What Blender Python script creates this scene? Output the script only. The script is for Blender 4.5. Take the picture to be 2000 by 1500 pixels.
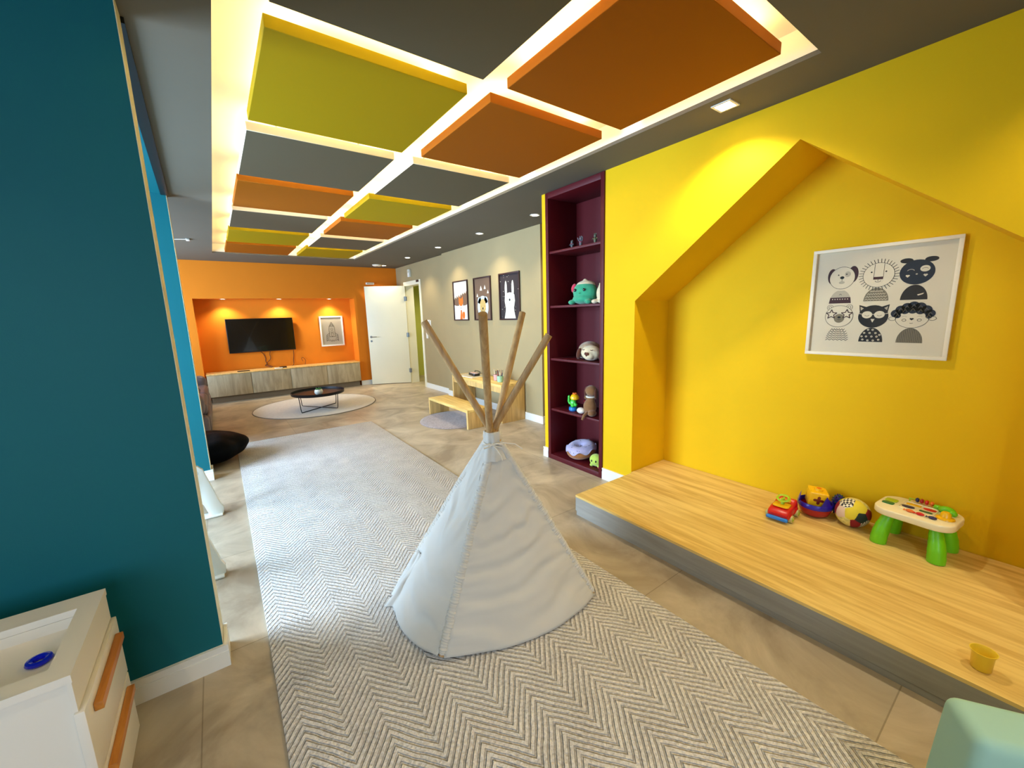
import bpy, bmesh, math, random
import numpy as np
from mathutils import Vector, Matrix, Euler, noise
random.seed(7)
R = math.radians
sc = bpy.context.scene
for o in list(bpy.data.objects): bpy.data.objects.remove(o)

# ---------------------------------------------------------------- camera
cam_d = bpy.data.cameras.new('camera'); cam = bpy.data.objects.new('camera', cam_d)
sc.collection.objects.link(cam); sc.camera = cam
YAW, PIT, ROL = 0.626054, -0.17083808, -0.02937789
fw = Vector((math.sin(YAW)*math.cos(PIT), math.cos(YAW)*math.cos(PIT), math.sin(PIT)))
rt = fw.cross(Vector((0, 0, 1))).normalized(); up = rt.cross(fw)
rt2 = math.cos(ROL)*rt + math.sin(ROL)*up; up2 = -math.sin(ROL)*rt + math.cos(ROL)*up
M = Matrix((rt2, up2, -fw)).transposed().to_4x4(); M.translation = (0, 0, 1.44)
cam.matrix_world = M
cam_d.sensor_fit = 'HORIZONTAL'; cam_d.sensor_width = 36; cam_d.lens = 792.04/2000*36
cam_d.clip_start = 0.02; cam_d.clip_end = 100

# ---------------------------------------------------------------- world, big lights, exposure
w = bpy.data.worlds.new('world'); sc.world = w; w.use_nodes = True
bg = w.node_tree.nodes['Background']; bg.inputs[0].default_value = (0.45, 0.68, 1.0, 1); bg.inputs[1].default_value = 1.0
vs = sc.view_settings
vs.view_transform = 'Standard'; vs.look = 'None'; vs.exposure = 0.92; vs.gamma = 1.0; vs.use_curve_mapping = False
WARM = (1.0, 0.79, 0.34)
WHITE = (1.0, 0.88, 0.62)
DAY = (0.55, 0.75, 1.0)
def area(name, loc, rot, sx, sy, power, col):
    l = bpy.data.lights.new(name, 'AREA'); l.shape = 'RECTANGLE'; l.size = sx; l.size_y = sy; l.energy = power; l.color = col
    o = bpy.data.objects.new(name, l); o.location = loc; o.rotation_euler = rot; sc.collection.objects.link(o); return o
# daylight entering through the two window openings of the outer wall (left of the pillars)
area('daylight', (-2.52, 3.35, 1.35), (0, R(-90), 0), 1.9, 1.9, 190, DAY)
area('daylight', (-2.52, 6.75, 1.35), (0, R(-90), 0), 1.9, 3.2, 200, DAY)
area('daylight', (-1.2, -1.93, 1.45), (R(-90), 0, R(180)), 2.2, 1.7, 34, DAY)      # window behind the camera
LED_STRENGTH = 17.0
def spot(name, loc, power, col=WHITE, size=95, blend=.6, rot=(0, 0, 0), parent=None, rad=.03):
    l = bpy.data.lights.new(name, 'SPOT'); l.energy = power; l.color = col; l.spot_size = R(size); l.spot_blend = blend; l.shadow_soft_size = rad
    o = bpy.data.objects.new(name, l); o.location = loc; o.rotation_euler = rot; sc.collection.objects.link(o)
    if parent: o.parent = parent
    return o

# ---------------------------------------------------------------- materials
def srgb(r, g, b):
    f = lambda c: (c/255/12.92) if c/255 <= .04045 else ((c/255+.055)/1.055)**2.4
    return (f(r), f(g), f(b), 1)
def nodes(m):
    m.use_nodes = True; return m.node_tree.nodes, m.node_tree.links, m.node_tree.nodes['Principled BSDF']
def mat(name, col, rough=.6, metal=0, spec=.5, var=0, vscale=8, bump=0, bscale=60, sheen=0, coat=0, trans=0, alpha=1):
    m = bpy.data.materials.new(name); N, L, P = nodes(m)
    P.inputs['Base Color'].default_value = col; P.inputs['Roughness'].default_value = rough
    P.inputs['Metallic'].default_value = metal; P.inputs['Specular IOR Level'].default_value = spec
    if sheen: P.inputs['Sheen Weight'].default_value = sheen
    if coat: P.inputs['Coat Weight'].default_value = coat
    if trans: P.inputs['Transmission Weight'].default_value = trans
    P.inputs['Alpha'].default_value = alpha
    tc = N.new('ShaderNodeTexCoord')
    if var:
        n = N.new('ShaderNodeTexNoise'); n.inputs['Scale'].default_value = vscale; n.inputs['Detail'].default_value = 5
        L.new(tc.outputs['Object'], n.inputs['Vector'])
        mr = N.new('ShaderNodeMapRange'); mr.inputs[1].default_value = .25; mr.inputs[2].default_value = .75
        mr.inputs[3].default_value = 1-var; mr.inputs[4].default_value = 1+var
        L.new(n.outputs[0], mr.inputs[0])
        mx = N.new('ShaderNodeVectorMath'); mx.operation = 'SCALE'; mx.inputs[0].default_value = col[:3]
        L.new(mr.outputs[0], mx.inputs['Scale']); L.new(mx.outputs[0], P.inputs['Base Color'])
    if bump:
        n2 = N.new('ShaderNodeTexNoise'); n2.inputs['Scale'].default_value = bscale; n2.inputs['Detail'].default_value = 4
        L.new(tc.outputs['Object'], n2.inputs['Vector'])
        b = N.new('ShaderNodeBump'); b.inputs['Strength'].default_value = bump; b.inputs['Distance'].default_value = .004
        L.new(n2.outputs[0], b.inputs['Height']); L.new(b.outputs[0], P.inputs['Normal'])
    return m
def emit(name, col, s):
    m = bpy.data.materials.new(name); m.use_nodes = True; P = m.node_tree.nodes['Principled BSDF']
    P.inputs['Base Color'].default_value = (.8, .8, .8, 1)
    P.inputs['Emission Color'].default_value = (*col, 1); P.inputs['Emission Strength'].default_value = s; return m
def wood(name, c1, c2, axis='Y', scale=1.0, rough=.45, stretch=14):
    m = bpy.data.materials.new(name); N, L, P = nodes(m); P.inputs['Roughness'].default_value = rough
    tc = N.new('ShaderNodeTexCoord'); mp = N.new('ShaderNodeMapping')
    s = [stretch*scale]*3; s['XYZ'.index(axis)] = 1.1*scale
    mp.inputs['Scale'].default_value = s; L.new(tc.outputs['Object'], mp.inputs[0])
    n = N.new('ShaderNodeTexNoise'); n.inputs['Scale'].default_value = 1.6; n.inputs['Detail'].default_value = 7; n.inputs['Roughness'].default_value = .62
    n.inputs['Distortion'].default_value = .6
    L.new(mp.outputs[0], n.inputs['Vector'])
    cr = N.new('ShaderNodeValToRGB'); cr.color_ramp.elements[0].position = .33; cr.color_ramp.elements[0].color = c2
    cr.color_ramp.elements[1].position = .62; cr.color_ramp.elements[1].color = c1
    L.new(n.outputs[0], cr.inputs[0]); L.new(cr.outputs[0], P.inputs['Base Color'])
    b = N.new('ShaderNodeBump'); b.inputs['Strength'].default_value = .08; L.new(n.outputs[0], b.inputs['Height']); L.new(b.outputs[0], P.inputs['Normal'])
    return m

YELLOW = mat('yellow_paint', srgb(230, 184, 4), .75, var=.02, vscale=3, bump=.05, bscale=250, spec=.25)
ORANGE = mat('orange_paint', srgb(226, 128, 26), .75, var=.02, vscale=3, bump=.05, bscale=250, spec=.25)
TEAL = mat('teal_paint', srgb(0, 98, 108), .6, var=.03, vscale=3, bump=.06, bscale=250, spec=.3)
GREY = mat('grey_paint', srgb(162, 144, 106), .8, var=.03, vscale=3, bump=.05, bscale=250, spec=.2)
CEIL = mat('ceiling_paint', srgb(104, 100, 88), .85, var=.02, vscale=2, spec=.2)
BEIGE = mat('beige_edge_paint', srgb(222, 214, 178), .7)
WHITEP = mat('white_paint', srgb(242, 238, 228), .6)
BASEB = mat('white_skirting', srgb(236, 235, 228), .4)
DARKM = mat('dark_metal_track', srgb(28, 32, 34), .4, metal=.4)
DOORW = mat('door_laminate', srgb(238, 232, 205), .45, var=.015, vscale=3)
GREENW = mat('corridor_green_paint', srgb(196, 200, 96), .8)
MAROON = mat('maroon_laminate', srgb(84, 8, 18), .5, spec=.35)
PANY = mat('panel_yellow', srgb(158, 134, 0), .7, spec=.15); PANO = mat('panel_orange', srgb(150, 84, 4), .7, spec=.15)
PANG = mat('panel_grey', srgb(92, 86, 68), .7, spec=.2); PANW = mat('panel_white_edge', srgb(226, 214, 190), .7)
PANR = mat('panel_terracotta', srgb(200, 112, 62), .7, spec=.2)
BLACK = mat('black_plastic', srgb(14, 14, 16), .35); CHROME = mat('brushed_steel', srgb(150, 150, 150), .35, metal=1)
WHITEPL = mat('white_plastic', srgb(238, 236, 226), .35)
LAMPG = emit('lamp_glow', (1, .88, .62), 14); LEDG = emit('led_glow', WARM, LED_STRENGTH)
OAK = wood('oak_laminate', srgb(240, 208, 128), srgb(204, 162, 82), 'Y')
OAKX = wood('oak_laminate_vertical', srgb(226, 188, 118), srgb(188, 146, 84), 'Z')
GREYOAK = wood('grey_oak_laminate', srgb(186, 170, 138), srgb(150, 134, 104), 'Z', stretch=9)
FASCIA = wood('grey_laminate', srgb(158, 154, 144), srgb(140, 136, 126), 'Y', rough=.5)
POLEW = wood('pine_pole', srgb(196, 158, 104), srgb(160, 118, 68), 'Z', scale=1.5)

def floor_mat():
    m = bpy.data.materials.new('porcelain_tile'); N, L, P = nodes(m)
    tc = N.new('ShaderNodeTexCoord'); mp = N.new('ShaderNodeMapping'); mp.inputs['Location'].default_value = (.21, -.22, 0)
    L.new(tc.outputs['Object'], mp.inputs[0])
    br = N.new('ShaderNodeTexBrick'); br.offset = 0; br.inputs['Scale'].default_value = 1
    br.inputs['Brick Width'].default_value = .905; br.inputs['Row Height'].default_value = .905; br.inputs['Mortar Size'].default_value = .0025
    br.inputs['Mortar Smooth'].default_value = .2
    br.inputs['Color1'].default_value = (.9, .9, .9, 1); br.inputs['Color2'].default_value = (1.08, 1.06, 1.04, 1); br.inputs['Mortar'].default_value = (.62, .6, .56, 1)
    L.new(mp.outputs[0], br.inputs['Vector'])
    n = N.new('ShaderNodeTexNoise'); n.inputs['Scale'].default_value = 2.2; n.inputs['Detail'].default_value = 8; n.inputs['Roughness'].default_value = .6; n.inputs['Distortion'].default_value = .8
    L.new(tc.outputs['Object'], n.inputs['Vector'])
    cr = N.new('ShaderNodeValToRGB'); e = cr.color_ramp.elements
    e[0].position = .34; e[0].color = srgb(152, 136, 114); e[1].position = .68; e[1].color = srgb(206, 191, 166)
    L.new(n.outputs[0], cr.inputs[0])
    mx = N.new('ShaderNodeMix'); mx.data_type = 'RGBA'; mx.blend_type = 'MULTIPLY'; mx.inputs[0].default_value = 1
    L.new(cr.outputs[0], mx.inputs[6]); L.new(br.outputs[0], mx.inputs[7]); L.new(mx.outputs[2], P.inputs['Base Color'])
    P.inputs['Roughness'].default_value = .38; P.inputs['Specular IOR Level'].default_value = .4
    return m
FLOOR = floor_mat()

def mathn(N, L, op, a, b=None):
    n = N.new('ShaderNodeMath'); n.operation = op
    for i, v in enumerate((a, b)):
        if v is None: continue
        if isinstance(v, (int, float)): n.inputs[i].default_value = v
        else: L.new(v, n.inputs[i])
    return n.outputs[0]
def rug_mat():
    m = bpy.data.materials.new('chevron_pile'); N, L, P = nodes(m)
    tc = N.new('ShaderNodeTexCoord'); sx = N.new('ShaderNodeSeparateXYZ')
    nw = N.new('ShaderNodeTexNoise'); nw.inputs['Scale'].default_value = 7; nw.inputs['Detail'].default_value = 2
    L.new(tc.outputs['Object'], nw.inputs['Vector'])
    wv = N.new('ShaderNodeVectorMath'); wv.operation = 'SCALE'; wv.inputs['Scale'].default_value = .016
    L.new(nw.outputs['Color'], wv.inputs[0])
    ad = N.new('ShaderNodeVectorMath'); L.new(tc.outputs['Object'], ad.inputs[0]); L.new(wv.outputs[0], ad.inputs[1])
    L.new(ad.outputs[0], sx.inputs[0])
    tri = mathn(N, L, 'PINGPONG', mathn(N, L, 'ADD', sx.outputs['X'], .725+2.4), .12)
    yy = mathn(N, L, 'ADD', sx.outputs['Y'], mathn(N, L, 'MULTIPLY', tri, 1.25))
    s = mathn(N, L, 'SINE', mathn(N, L, 'MULTIPLY', yy, 2*math.pi/.034))
    g = N.new('ShaderNodeMapRange'); g.interpolation_type = 'SMOOTHSTEP'; g.inputs[1].default_value = -1.0; g.inputs[2].default_value = -.1; L.new(s, g.inputs[0])
    fib = N.new('ShaderNodeTexNoise'); fib.inputs['Scale'].default_value = 90; fib.inputs['Detail'].default_value = 4; L.new(tc.outputs['Object'], fib.inputs['Vector'])
    big = N.new('ShaderNodeTexNoise'); big.inputs['Scale'].default_value = 6; big.inputs['Detail'].default_value = 3; L.new(tc.outputs['Object'], big.inputs['Vector'])
    h = mathn(N, L, 'ADD', mathn(N, L, 'MULTIPLY', g.outputs[0], .75), mathn(N, L, 'MULTIPLY', fib.outputs[0], .7))
    b = N.new('ShaderNodeBump'); b.inputs['Strength'].default_value = 1.0; b.inputs['Distance'].default_value = .013
    L.new(h, b.inputs['Height']); L.new(b.outputs[0], P.inputs['Normal'])
    v = mathn(N, L, 'ADD', mathn(N, L, 'MULTIPLY', g.outputs[0], .17), mathn(N, L, 'MULTIPLY', fib.outputs[0], .75))  # low-pile grooves darkened, with the line shade put into the colour
    v = mathn(N, L, 'ADD', v, mathn(N, L, 'MULTIPLY', big.outputs[0], .25))
    cr = N.new('ShaderNodeValToRGB'); e = cr.color_ramp.elements
    e[0].position = .36; e[0].color = srgb(168, 160, 151); e[1].position = .80; e[1].color = srgb(240, 234, 227)
    L.new(v, cr.inputs[0]); L.new(cr.outputs[0], P.inputs['Base Color'])
    P.inputs['Roughness'].default_value = .95; P.inputs['Specular IOR Level'].default_value = .1; P.inputs['Sheen Weight'].default_value = .2
    return m

# ---------------------------------------------------------------- mesh helpers
COL = sc.collection
class MB:
    def __init__(s): s.bm = bmesh.new()
    def _m(s, t, mx=None, mi=0):
        if mx is not None: bmesh.ops.transform(t, matrix=mx, verts=t.verts)
        for f in t.faces: f.material_index = mi
        me = bpy.data.meshes.new('tmp'); t.to_mesh(me); t.free(); s.bm.from_mesh(me); bpy.data.meshes.remove(me); return s
    def box(s, x0, x1, y0, y1, z0, z1, bev=0, mi=0, seg=2, mx=None):
        t = bmesh.new(); bmesh.ops.create_cube(t, size=1)
        for v in t.verts: v.co = Vector(((x0+x1)/2+v.co.x*(x1-x0), (y0+y1)/2+v.co.y*(y1-y0), (z0+z1)/2+v.co.z*(z1-z0)))
        if bev: bmesh.ops.bevel(t, geom=t.edges[:], offset=bev, segments=seg, affect='EDGES', profile=.5)
        return s._m(t, mx, mi)
    def cyl(s, p0, p1, r0, r1=None, seg=16, mi=0, cap=True):
        r1 = r0 if r1 is None else r1
        p0 = Vector(p0); p1 = Vector(p1); d = p1-p0
        t = bmesh.new(); bmesh.ops.create_cone(t, cap_ends=cap, segments=seg, radius1=r0, radius2=r1, depth=d.length)
        q = d.to_track_quat('Z', 'Y').to_matrix().to_4x4(); q.translation = (p0+p1)/2
        return s._m(t, q, mi)
    def ell(s, c, r, rot=(0, 0, 0), mi=0, u=20, v=12):
        t = bmesh.new(); bmesh.ops.create_uvsphere(t, u_segments=u, v_segments=v, radius=1)
        if isinstance(r, (int, float)): r = (r, r, r)
        mx = Matrix.Translation(c) @ Euler([R(a) for a in rot]).to_matrix().to_4x4() @ Matrix.Diagonal((*r, 1))
        return s._m(t, mx, mi)
    def lathe(s, prof, c=(0, 0, 0), seg=32, mi=0, mx=None, close=False):
        t = bmesh.new(); rings = []
        for r, z in prof:
            if r < 1e-6: rings.append([t.verts.new((0, 0, z))]); continue
            rings.append([t.verts.new((r*math.cos(2*math.pi*k/seg), r*math.sin(2*math.pi*k/seg), z)) for k in range(seg)])
        pairs = list(zip(rings, rings[1:])) + ([(rings[-1], rings[0])] if close else [])
        for a, b in pairs:
            for k in range(seg):
                k2 = (k+1) % seg
                if len(a) == 1 and len(b) == 1: continue
                if len(a) == 1: t.faces.new((a[0], b[k2], b[k]))
                elif len(b) == 1: t.faces.new((a[k], a[k2], b[0]))
                else: t.faces.new((a[k], a[k2], b[k2], b[k]))
        bmesh.ops.recalc_face_normals(t, faces=t.faces)
        m = Matrix.Translation(c)
        if mx is not None: m = m @ mx
        return s._m(t, m, mi)
    def tube(s, pts, r, seg=8, mi=0, closed=False, radii=None):
        pts = [Vector(p) for p in pts]; n = len(pts); t = bmesh.new(); rings = []; prev = None
        for i, p in enumerate(pts):
            a = pts[(i-1) % n] if (closed or i > 0) else p; b = pts[(i+1) % n] if (closed or i < n-1) else p
            d = (b-a).normalized()
            if prev is None: x = d.orthogonal().normalized()
            else: x = (prev-d*prev.dot(d)).normalized()
            prev = x; y = d.cross(x); rr = radii[i] if radii else r
            rings.append([t.verts.new(p+rr*(math.cos(2*math.pi*k/seg)*x+math.sin(2*math.pi*k/seg)*y)) for k in range(seg)])
        rng = range(n) if closed else range(n-1)
        for i in rng:
            a = rings[i]; b = rings[(i+1) % n]
            for k in range(seg): t.faces.new((a[k], a[(k+1) % seg], b[(k+1) % seg], b[k]))
        if not closed: t.faces.new(rings[0][::-1]); t.faces.new(rings[-1])
        bmesh.ops.recalc_face_normals(t, faces=t.faces)
        return s._m(t, None, mi)
    def prism(s, poly, a, b, axis='Z', mi=0, bev=0, mx=None, seg=2):
        """poly in the two other axes, extruded from a to b along axis"""
        t = bmesh.new()
        def P(u, v, h):
            return {'Z': (u, v, h), 'X': (h, u, v), 'Y': (u, h, v)}[axis]
        lo = [t.verts.new(P(u, v, a)) for u, v in poly]; hi = [t.verts.new(P(u, v, b)) for u, v in poly]; n = len(poly)
        fa = t.faces.new(lo); fb = t.faces.new(hi)
        for i in range(n): t.faces.new((lo[i], lo[(i+1) % n], hi[(i+1) % n], hi[i]))
        bmesh.ops.recalc_face_normals(t, faces=t.faces)
        if bev: bmesh.ops.bevel(t, geom=[e for f in t.faces if len(f.verts) == n for e in f.edges] if n > 4 else t.edges[:], offset=bev, segments=seg, affect='EDGES', profile=.5)
        return s._m(t, mx, mi)
    def build(s, name, mats, parent=None, loc=None, rz=0, w=False, label=None, cat=None, group=None, kind=None, ang=38, mods=()):
        """w: vertices given in world coordinates, moved so that the origin is loc or the parent's place"""
        bm = s.bm; org = Vector((0, 0, 0))
        if w:
            p = parent
            while p is not None: org += p.location; p = p.parent
            if parent is None and loc: org = Vector(loc)
            bmesh.ops.translate(bm, vec=-org, verts=bm.verts)
        me = bpy.data.meshes.new(name); bm.to_mesh(me); bm.free()
        if not isinstance(mats, (list, tuple)): mats = [mats]
        for m in mats: me.materials.append(m)
        for f in me.polygons: f.use_smooth = True
        me.set_sharp_from_angle(angle=R(ang))
        o = bpy.data.objects.new(name, me); COL.objects.link(o)
        if parent: o.parent = parent
        if loc is not None: o.location = loc
        if rz: o.rotation_euler = (0, 0, rz)
        for k, v in (('label', label), ('category', cat), ('group', group), ('kind', kind)):
            if v: o[k] = v
        for kind_, kw in mods:
            md = o.modifiers.new(kind_.lower(), kind_)
            for a, b in kw.items(): setattr(md, a, b)
        return o
def thing(name, label, cat, loc=(0, 0, 0), rz=0, group=None):
    o = bpy.data.objects.new(name, None); COL.objects.link(o); o.location = loc; o.rotation_euler = (0, 0, rz); o.empty_display_size = .05
    o['label'] = label; o['category'] = cat
    if group: o['group'] = group
    return o
def copy_tree(o, parent=None):
    c = o.copy(); COL.objects.link(c); c.parent = parent
    for ch in list(o.children): copy_tree(ch, c)
    return c
def st(name, mb, mats, **k): return mb.build(name, mats, kind='structure', **k)
def rrect(w, d, r, n=6, cx=0, cy=0):
    out = []
    for (sx, sy, a0) in ((1, 1, 0), (-1, 1, 90), (-1, -1, 180), (1, -1, 270)):
        for i in range(n+1):
            a = R(a0+90*i/n); out.append((cx+sx*(w/2-r)+r*math.cos(a), cy+sy*(d/2-r)+r*math.sin(a)))
    return out
def ellp(cx, cy, rx, ry, n=28, a0=0, a1=360):
    full = a1-a0 >= 360
    return [(cx+rx*math.cos(R(a0+(a1-a0)*i/(n if full else n-1))), cy+ry*math.sin(R(a0+(a1-a0)*i/(n if full else n-1)))) for i in range(n)]
SMOOTH = ('SUBSURF', dict(levels=1, render_levels=1))
def plush_mods(v=.006): return (('REMESH', dict(mode='VOXEL', voxel_size=v, use_smooth_shade=True)), ('SMOOTH', dict(factor=.5, iterations=4)))

# ================================================================ THE ROOM
C = 2.51; FY = 9.03; NB = 9.40
st('floor', MB().box(-2.9, 5.4, -2, 9.6, -.1, 0), FLOOR)
RX0, RX1, RY0, RY1 = .13, 2.26, .78, 8.0
b = MB()
b.box(-2.9, RX0, -2, 9.6, C, C+.02); b.box(RX1, 5.4, -2, 9.6, C, C+.02); b.box(RX0, RX1, -2, RY0, C, C+.02); b.box(RX0, RX1, RY1, 9.6, C, C+.02)
st('ceiling', b, CEIL)
b = MB(); T = C+.14                                   # white pan of the recess above the floating panels
b.box(RX0-.05, RX1+.05, RY0-.05, RY1+.05, T, T+.04)
b.box(RX0-.05, RX0-.001, RY0-.05, RY1+.05, C+.021, T); b.box(RX1+.001, RX1+.05, RY0-.05, RY1+.05, C+.021, T)
b.box(RX0, RX1, RY0-.05, RY0-.001, C+.021, T); b.box(RX0, RX1, RY1+.001, RY1+.05, C+.021, T)
st('trim_1', b, WHITEP)

def lp(y): return -.118-.019*(y-2)                    # slightly oblique line of the left pillars
# near teal pillar wall, then the far one; their narrow room-side edges are beige
st('wall_left', MB().box(-2.9, -.132, 1.96, 2.10, 0, C-.001).box(-.132, -.13, 1.96, 2.10, 0, C-.001, mi=1), [TEAL, BEIGE])
st('wall_left_middle', MB().box(-2.9, -.182, 4.55, 4.70, 0, C-.001).box(-.182, -.18, 4.55, 4.70, 0, C-.001, mi=1), [TEAL, BEIGE])
b = MB().prism([(lp(2.1)-.6, 2.101), (lp(2.1)-.05, 2.101), (lp(4.54)-.05, 4.549), (lp(4.54)-.6, 4.549)], C-.012, C-.002)
b.prism([(lp(2.1)-.049, 2.101), (lp(2.1), 2.101), (lp(4.54), 4.549), (lp(4.54)-.049, 4.549)], C-.022, C-.002, mi=1)
st('trim_2', b, [TEAL, DARKM])
# outer wall with the windows, out of sight behind the pillars
b = MB(); XO = -2.6
b.box(-2.9, XO, -2, 2.4, 0, C-.001); b.box(-2.9, XO, 4.3, 5.1, 0, C-.001); b.box(-2.9, XO, 8.4, 9.6, 0, C-.001)
b.box(-2.9, XO, 2.4, 4.3, 0, .35); b.box(-2.9, XO, 2.4, 4.3, 2.35, C-.001); b.box(-2.9, XO, 5.1, 8.4, 0, .35); b.box(-2.9, XO, 5.1, 8.4, 2.35, C-.001)
st('wall_outer', b, WHITEP)
GLASS = bpy.data.materials.new('window_glass'); N, L, P = nodes(GLASS)
tb = N.new('ShaderNodeBsdfTransparent'); gb = N.new('ShaderNodeBsdfGlossy'); gb.inputs['Roughness'].default_value = .02
fr = N.new('ShaderNodeFresnel'); ms = N.new('ShaderNodeMixShader'); L.new(fr.outputs[0], ms.inputs[0]); L.new(tb.outputs[0], ms.inputs[1]); L.new(gb.outputs[0], ms.inputs[2])
L.new(ms.outputs[0], N['Material Output'].inputs[0])
for i, (y0, y1, n) in enumerate(((2.4, 4.3, 2), (5.1, 8.4, 4))):
    b = MB(); t = .05
    b.box(-2.72, -2.66, y0, y1, .35, .35+t); b.box(-2.72, -2.66, y0, y1, 2.35-t, 2.35)
    for k in range(n+1):
        y = y0+(y1-y0-t)*k/n; b.box(-2.72, -2.66, y, y+t, .35+t, 2.35-t)
    b.box(-2.695, -2.689, y0+t, y1-t, .35+t, 2.35-t, mi=1)
    st('window_%d' % (i+1), b, [WHITEP, GLASS])

# far orange wall with the television niche
NX0, NX1, NZ = -.235, 2.475, 1.862
b = MB()
b.box(-2.9, NX0, FY, 9.6, 0, C-.001); b.box(NX1, 3.43, FY, 9.6, 0, C-.001); b.box(NX0, NX1, FY, 9.6, NZ, C-.001); b.box(NX0, NX1, NB, 9.6, 0, NZ)
st('wall_far', b, ORANGE)
# right walls: grey far part with the door opening, grey near part slightly proud, yellow wall with the house niche
XD = 3.43; DY0, DY1, DZ = 7.78, 8.56, 2.12
b = MB(); b.box(XD, XD+.16, 6.63, DY0, 0, C-.001); b.box(XD, XD+.16, DY1, 9.6, 0, C-.001); b.box(XD, XD+.16, DY0, DY1, DZ, C-.001)
st('wall_right_far', b, GREY)
st('wall_right', MB().box(3.36, 4.5, 3.97, 6.63, 0, C-.001), GREY)
st('wall_alcove', MB().box(4.35, 4.5, 2.9, 3.969, 0, C-.001), GREY)
YX = 2.59; BX = 3.03; NY0, NY1, NP, EZ, PZ = -.06, 1.97, .955, 1.51, 2.294
b = MB()
for poly in ([(2.972, 0), (3.03, 0), (3.03, C-.001), (2.972, C-.001)], [(NY1, 0), (2.268, 0), (2.268, C-.001), (NY1, C-.001)],
             [(NY1, EZ), (NY1, C-.001), (NP, C-.001), (NP, PZ)], [(NP, PZ), (NP, C-.001), (NY0, C-.001), (NY0, EZ)],
             [(-2, 0), (NY0, 0), (NY0, C-.001), (-2, C-.001)]):
    b.prism(poly, YX, BX, 'X')
b.box(BX, 4.35, -2, 2.268, 0, C-.001); b.box(2.96, 4.35, 2.268, 3.03, 0, C-.001)
bmesh.ops.remove_doubles(b.bm, verts=b.bm.verts, dist=1e-5)
st('wall_right_near', b, YELLOW)
st('wall_near', MB().box(-2.9, 2.588, -2.15, -2, 0, C-.001), GREY)
# corridor behind the door
b = MB(); b.box(4.9, 5.05, 6.3, 9.6, 0, C-.001); b.box(3.6, 4.9, 6.631, 6.75, 0, C-.001); b.box(3.6, 4.9, 9.45, 9.6, 0, C-.001)
st('wall_corridor', b, GREENW)
st('baseboard_corridor', MB().box(4.885, 4.899, 6.76, 9.44, 0, .1), BASEB)

def skirting(name, segs, z=.1):
    b = MB()
    for (x0, y0, x1, y1, nx, ny) in segs:           # line on the wall face, outward normal
        t = .014
        for (z0, z1, tt) in ((0, z-.03, t), (z-.03, z-.012, t*.75), (z-.012, z, t)):
            xs = sorted((x0, x1, x0+nx*tt, x1+nx*tt)); ys = sorted((y0, y1, y0+ny*tt, y1+ny*tt))
            b.box(xs[0], xs[-1], ys[0], ys[-1], z0, z1)
    st(name, b, BASEB)
skirting('baseboard_left', [(-2.5, 1.959, -.115, 1.959, 0, -1), (-.129, 1.959, -.129, 2.101, 1, 0)])
skirting('baseboard_left_middle', [(-2.5, 4.549, -.165, 4.549, 0, -1), (-.179, 4.549, -.179, 4.701, 1, 0)])
skirting('baseboard_far', [(NX1, FY-.001, 3.415, FY-.001, 0, -1), (-2.5, FY-.001, NX0, FY-.001, 0, -1)])
skirting('baseboard_right_far', [(XD-.001, 6.631, XD-.001, DY0-.06, -1, 0), (XD-.001, DY1+.06, XD-.001, FY-.016, -1, 0)])
skirting('baseboard_right', [(3.359, 3.956, 3.359, 6.63, -1, 0), (3.346, 3.969, 4.3, 3.969, 0, -1)])
skirting('baseboard_right_near', [(YX-.001, 1.985, YX-.001, 2.266, -1, 0), (YX-.001, 2.974, YX-.001, 3.045, -1, 0), (YX-.014, 3.031, 3.3, 3.031, 0, 1)])

# door: frame is structure, the open leaf swings into the room
b = MB(); fx0, fx1 = XD-.012, XD+.172
b.box(fx0, fx1, DY0-.055, DY0+.03, 0, DZ+.055); b.box(fx0, fx1, DY1-.03, DY1+.055, 0, DZ+.055); b.box(fx0, fx1, DY0+.03, DY1-.03, DZ-.03, DZ+.055)
st('trim_3', b, DOORW)
hx, hy = 3.405, 8.515; lx, ly = 2.665, 8.90
ln = math.hypot(lx-hx, ly-hy); ang = math.atan2(ly-hy, lx-hx)
leaf = MB().box(0, ln, -.035, 0, .012, 2.10, bev=.002).build('door_1', DOORW, loc=(hx, hy, 0), rz=ang, kind='structure')
b = MB()
for yy, sg in ((0.0, 1), (-.035, -1)):
    b.cyl((ln-.06, yy, 1.04), (ln-.06, yy+sg*.008, 1.04), .024, seg=20); b.cyl((ln-.06, yy, 1.04), (ln-.06, yy+sg*.045, 1.04), .009, seg=10)
    b.tube([(ln-.06, yy+sg*.045, 1.04), (ln-.10, yy+sg*.048, 1.04), (ln-.18, yy+sg*.045, 1.04)], .008)
    b.cyl((ln-.06, yy, .95), (ln-.06, yy+sg*.007, .95), .021, seg=20)
b.build('door_handle', CHROME, parent=leaf)
for z in (.28, 1.06, 1.83):
    MB().cyl((0.0, .008, z-.05), (0.0, .008, z+.05), .009, seg=10).box(-.03, 0.03, .0005, .0035, z-.045, z+.045).build('hinge', CHROME, parent=leaf)

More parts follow.
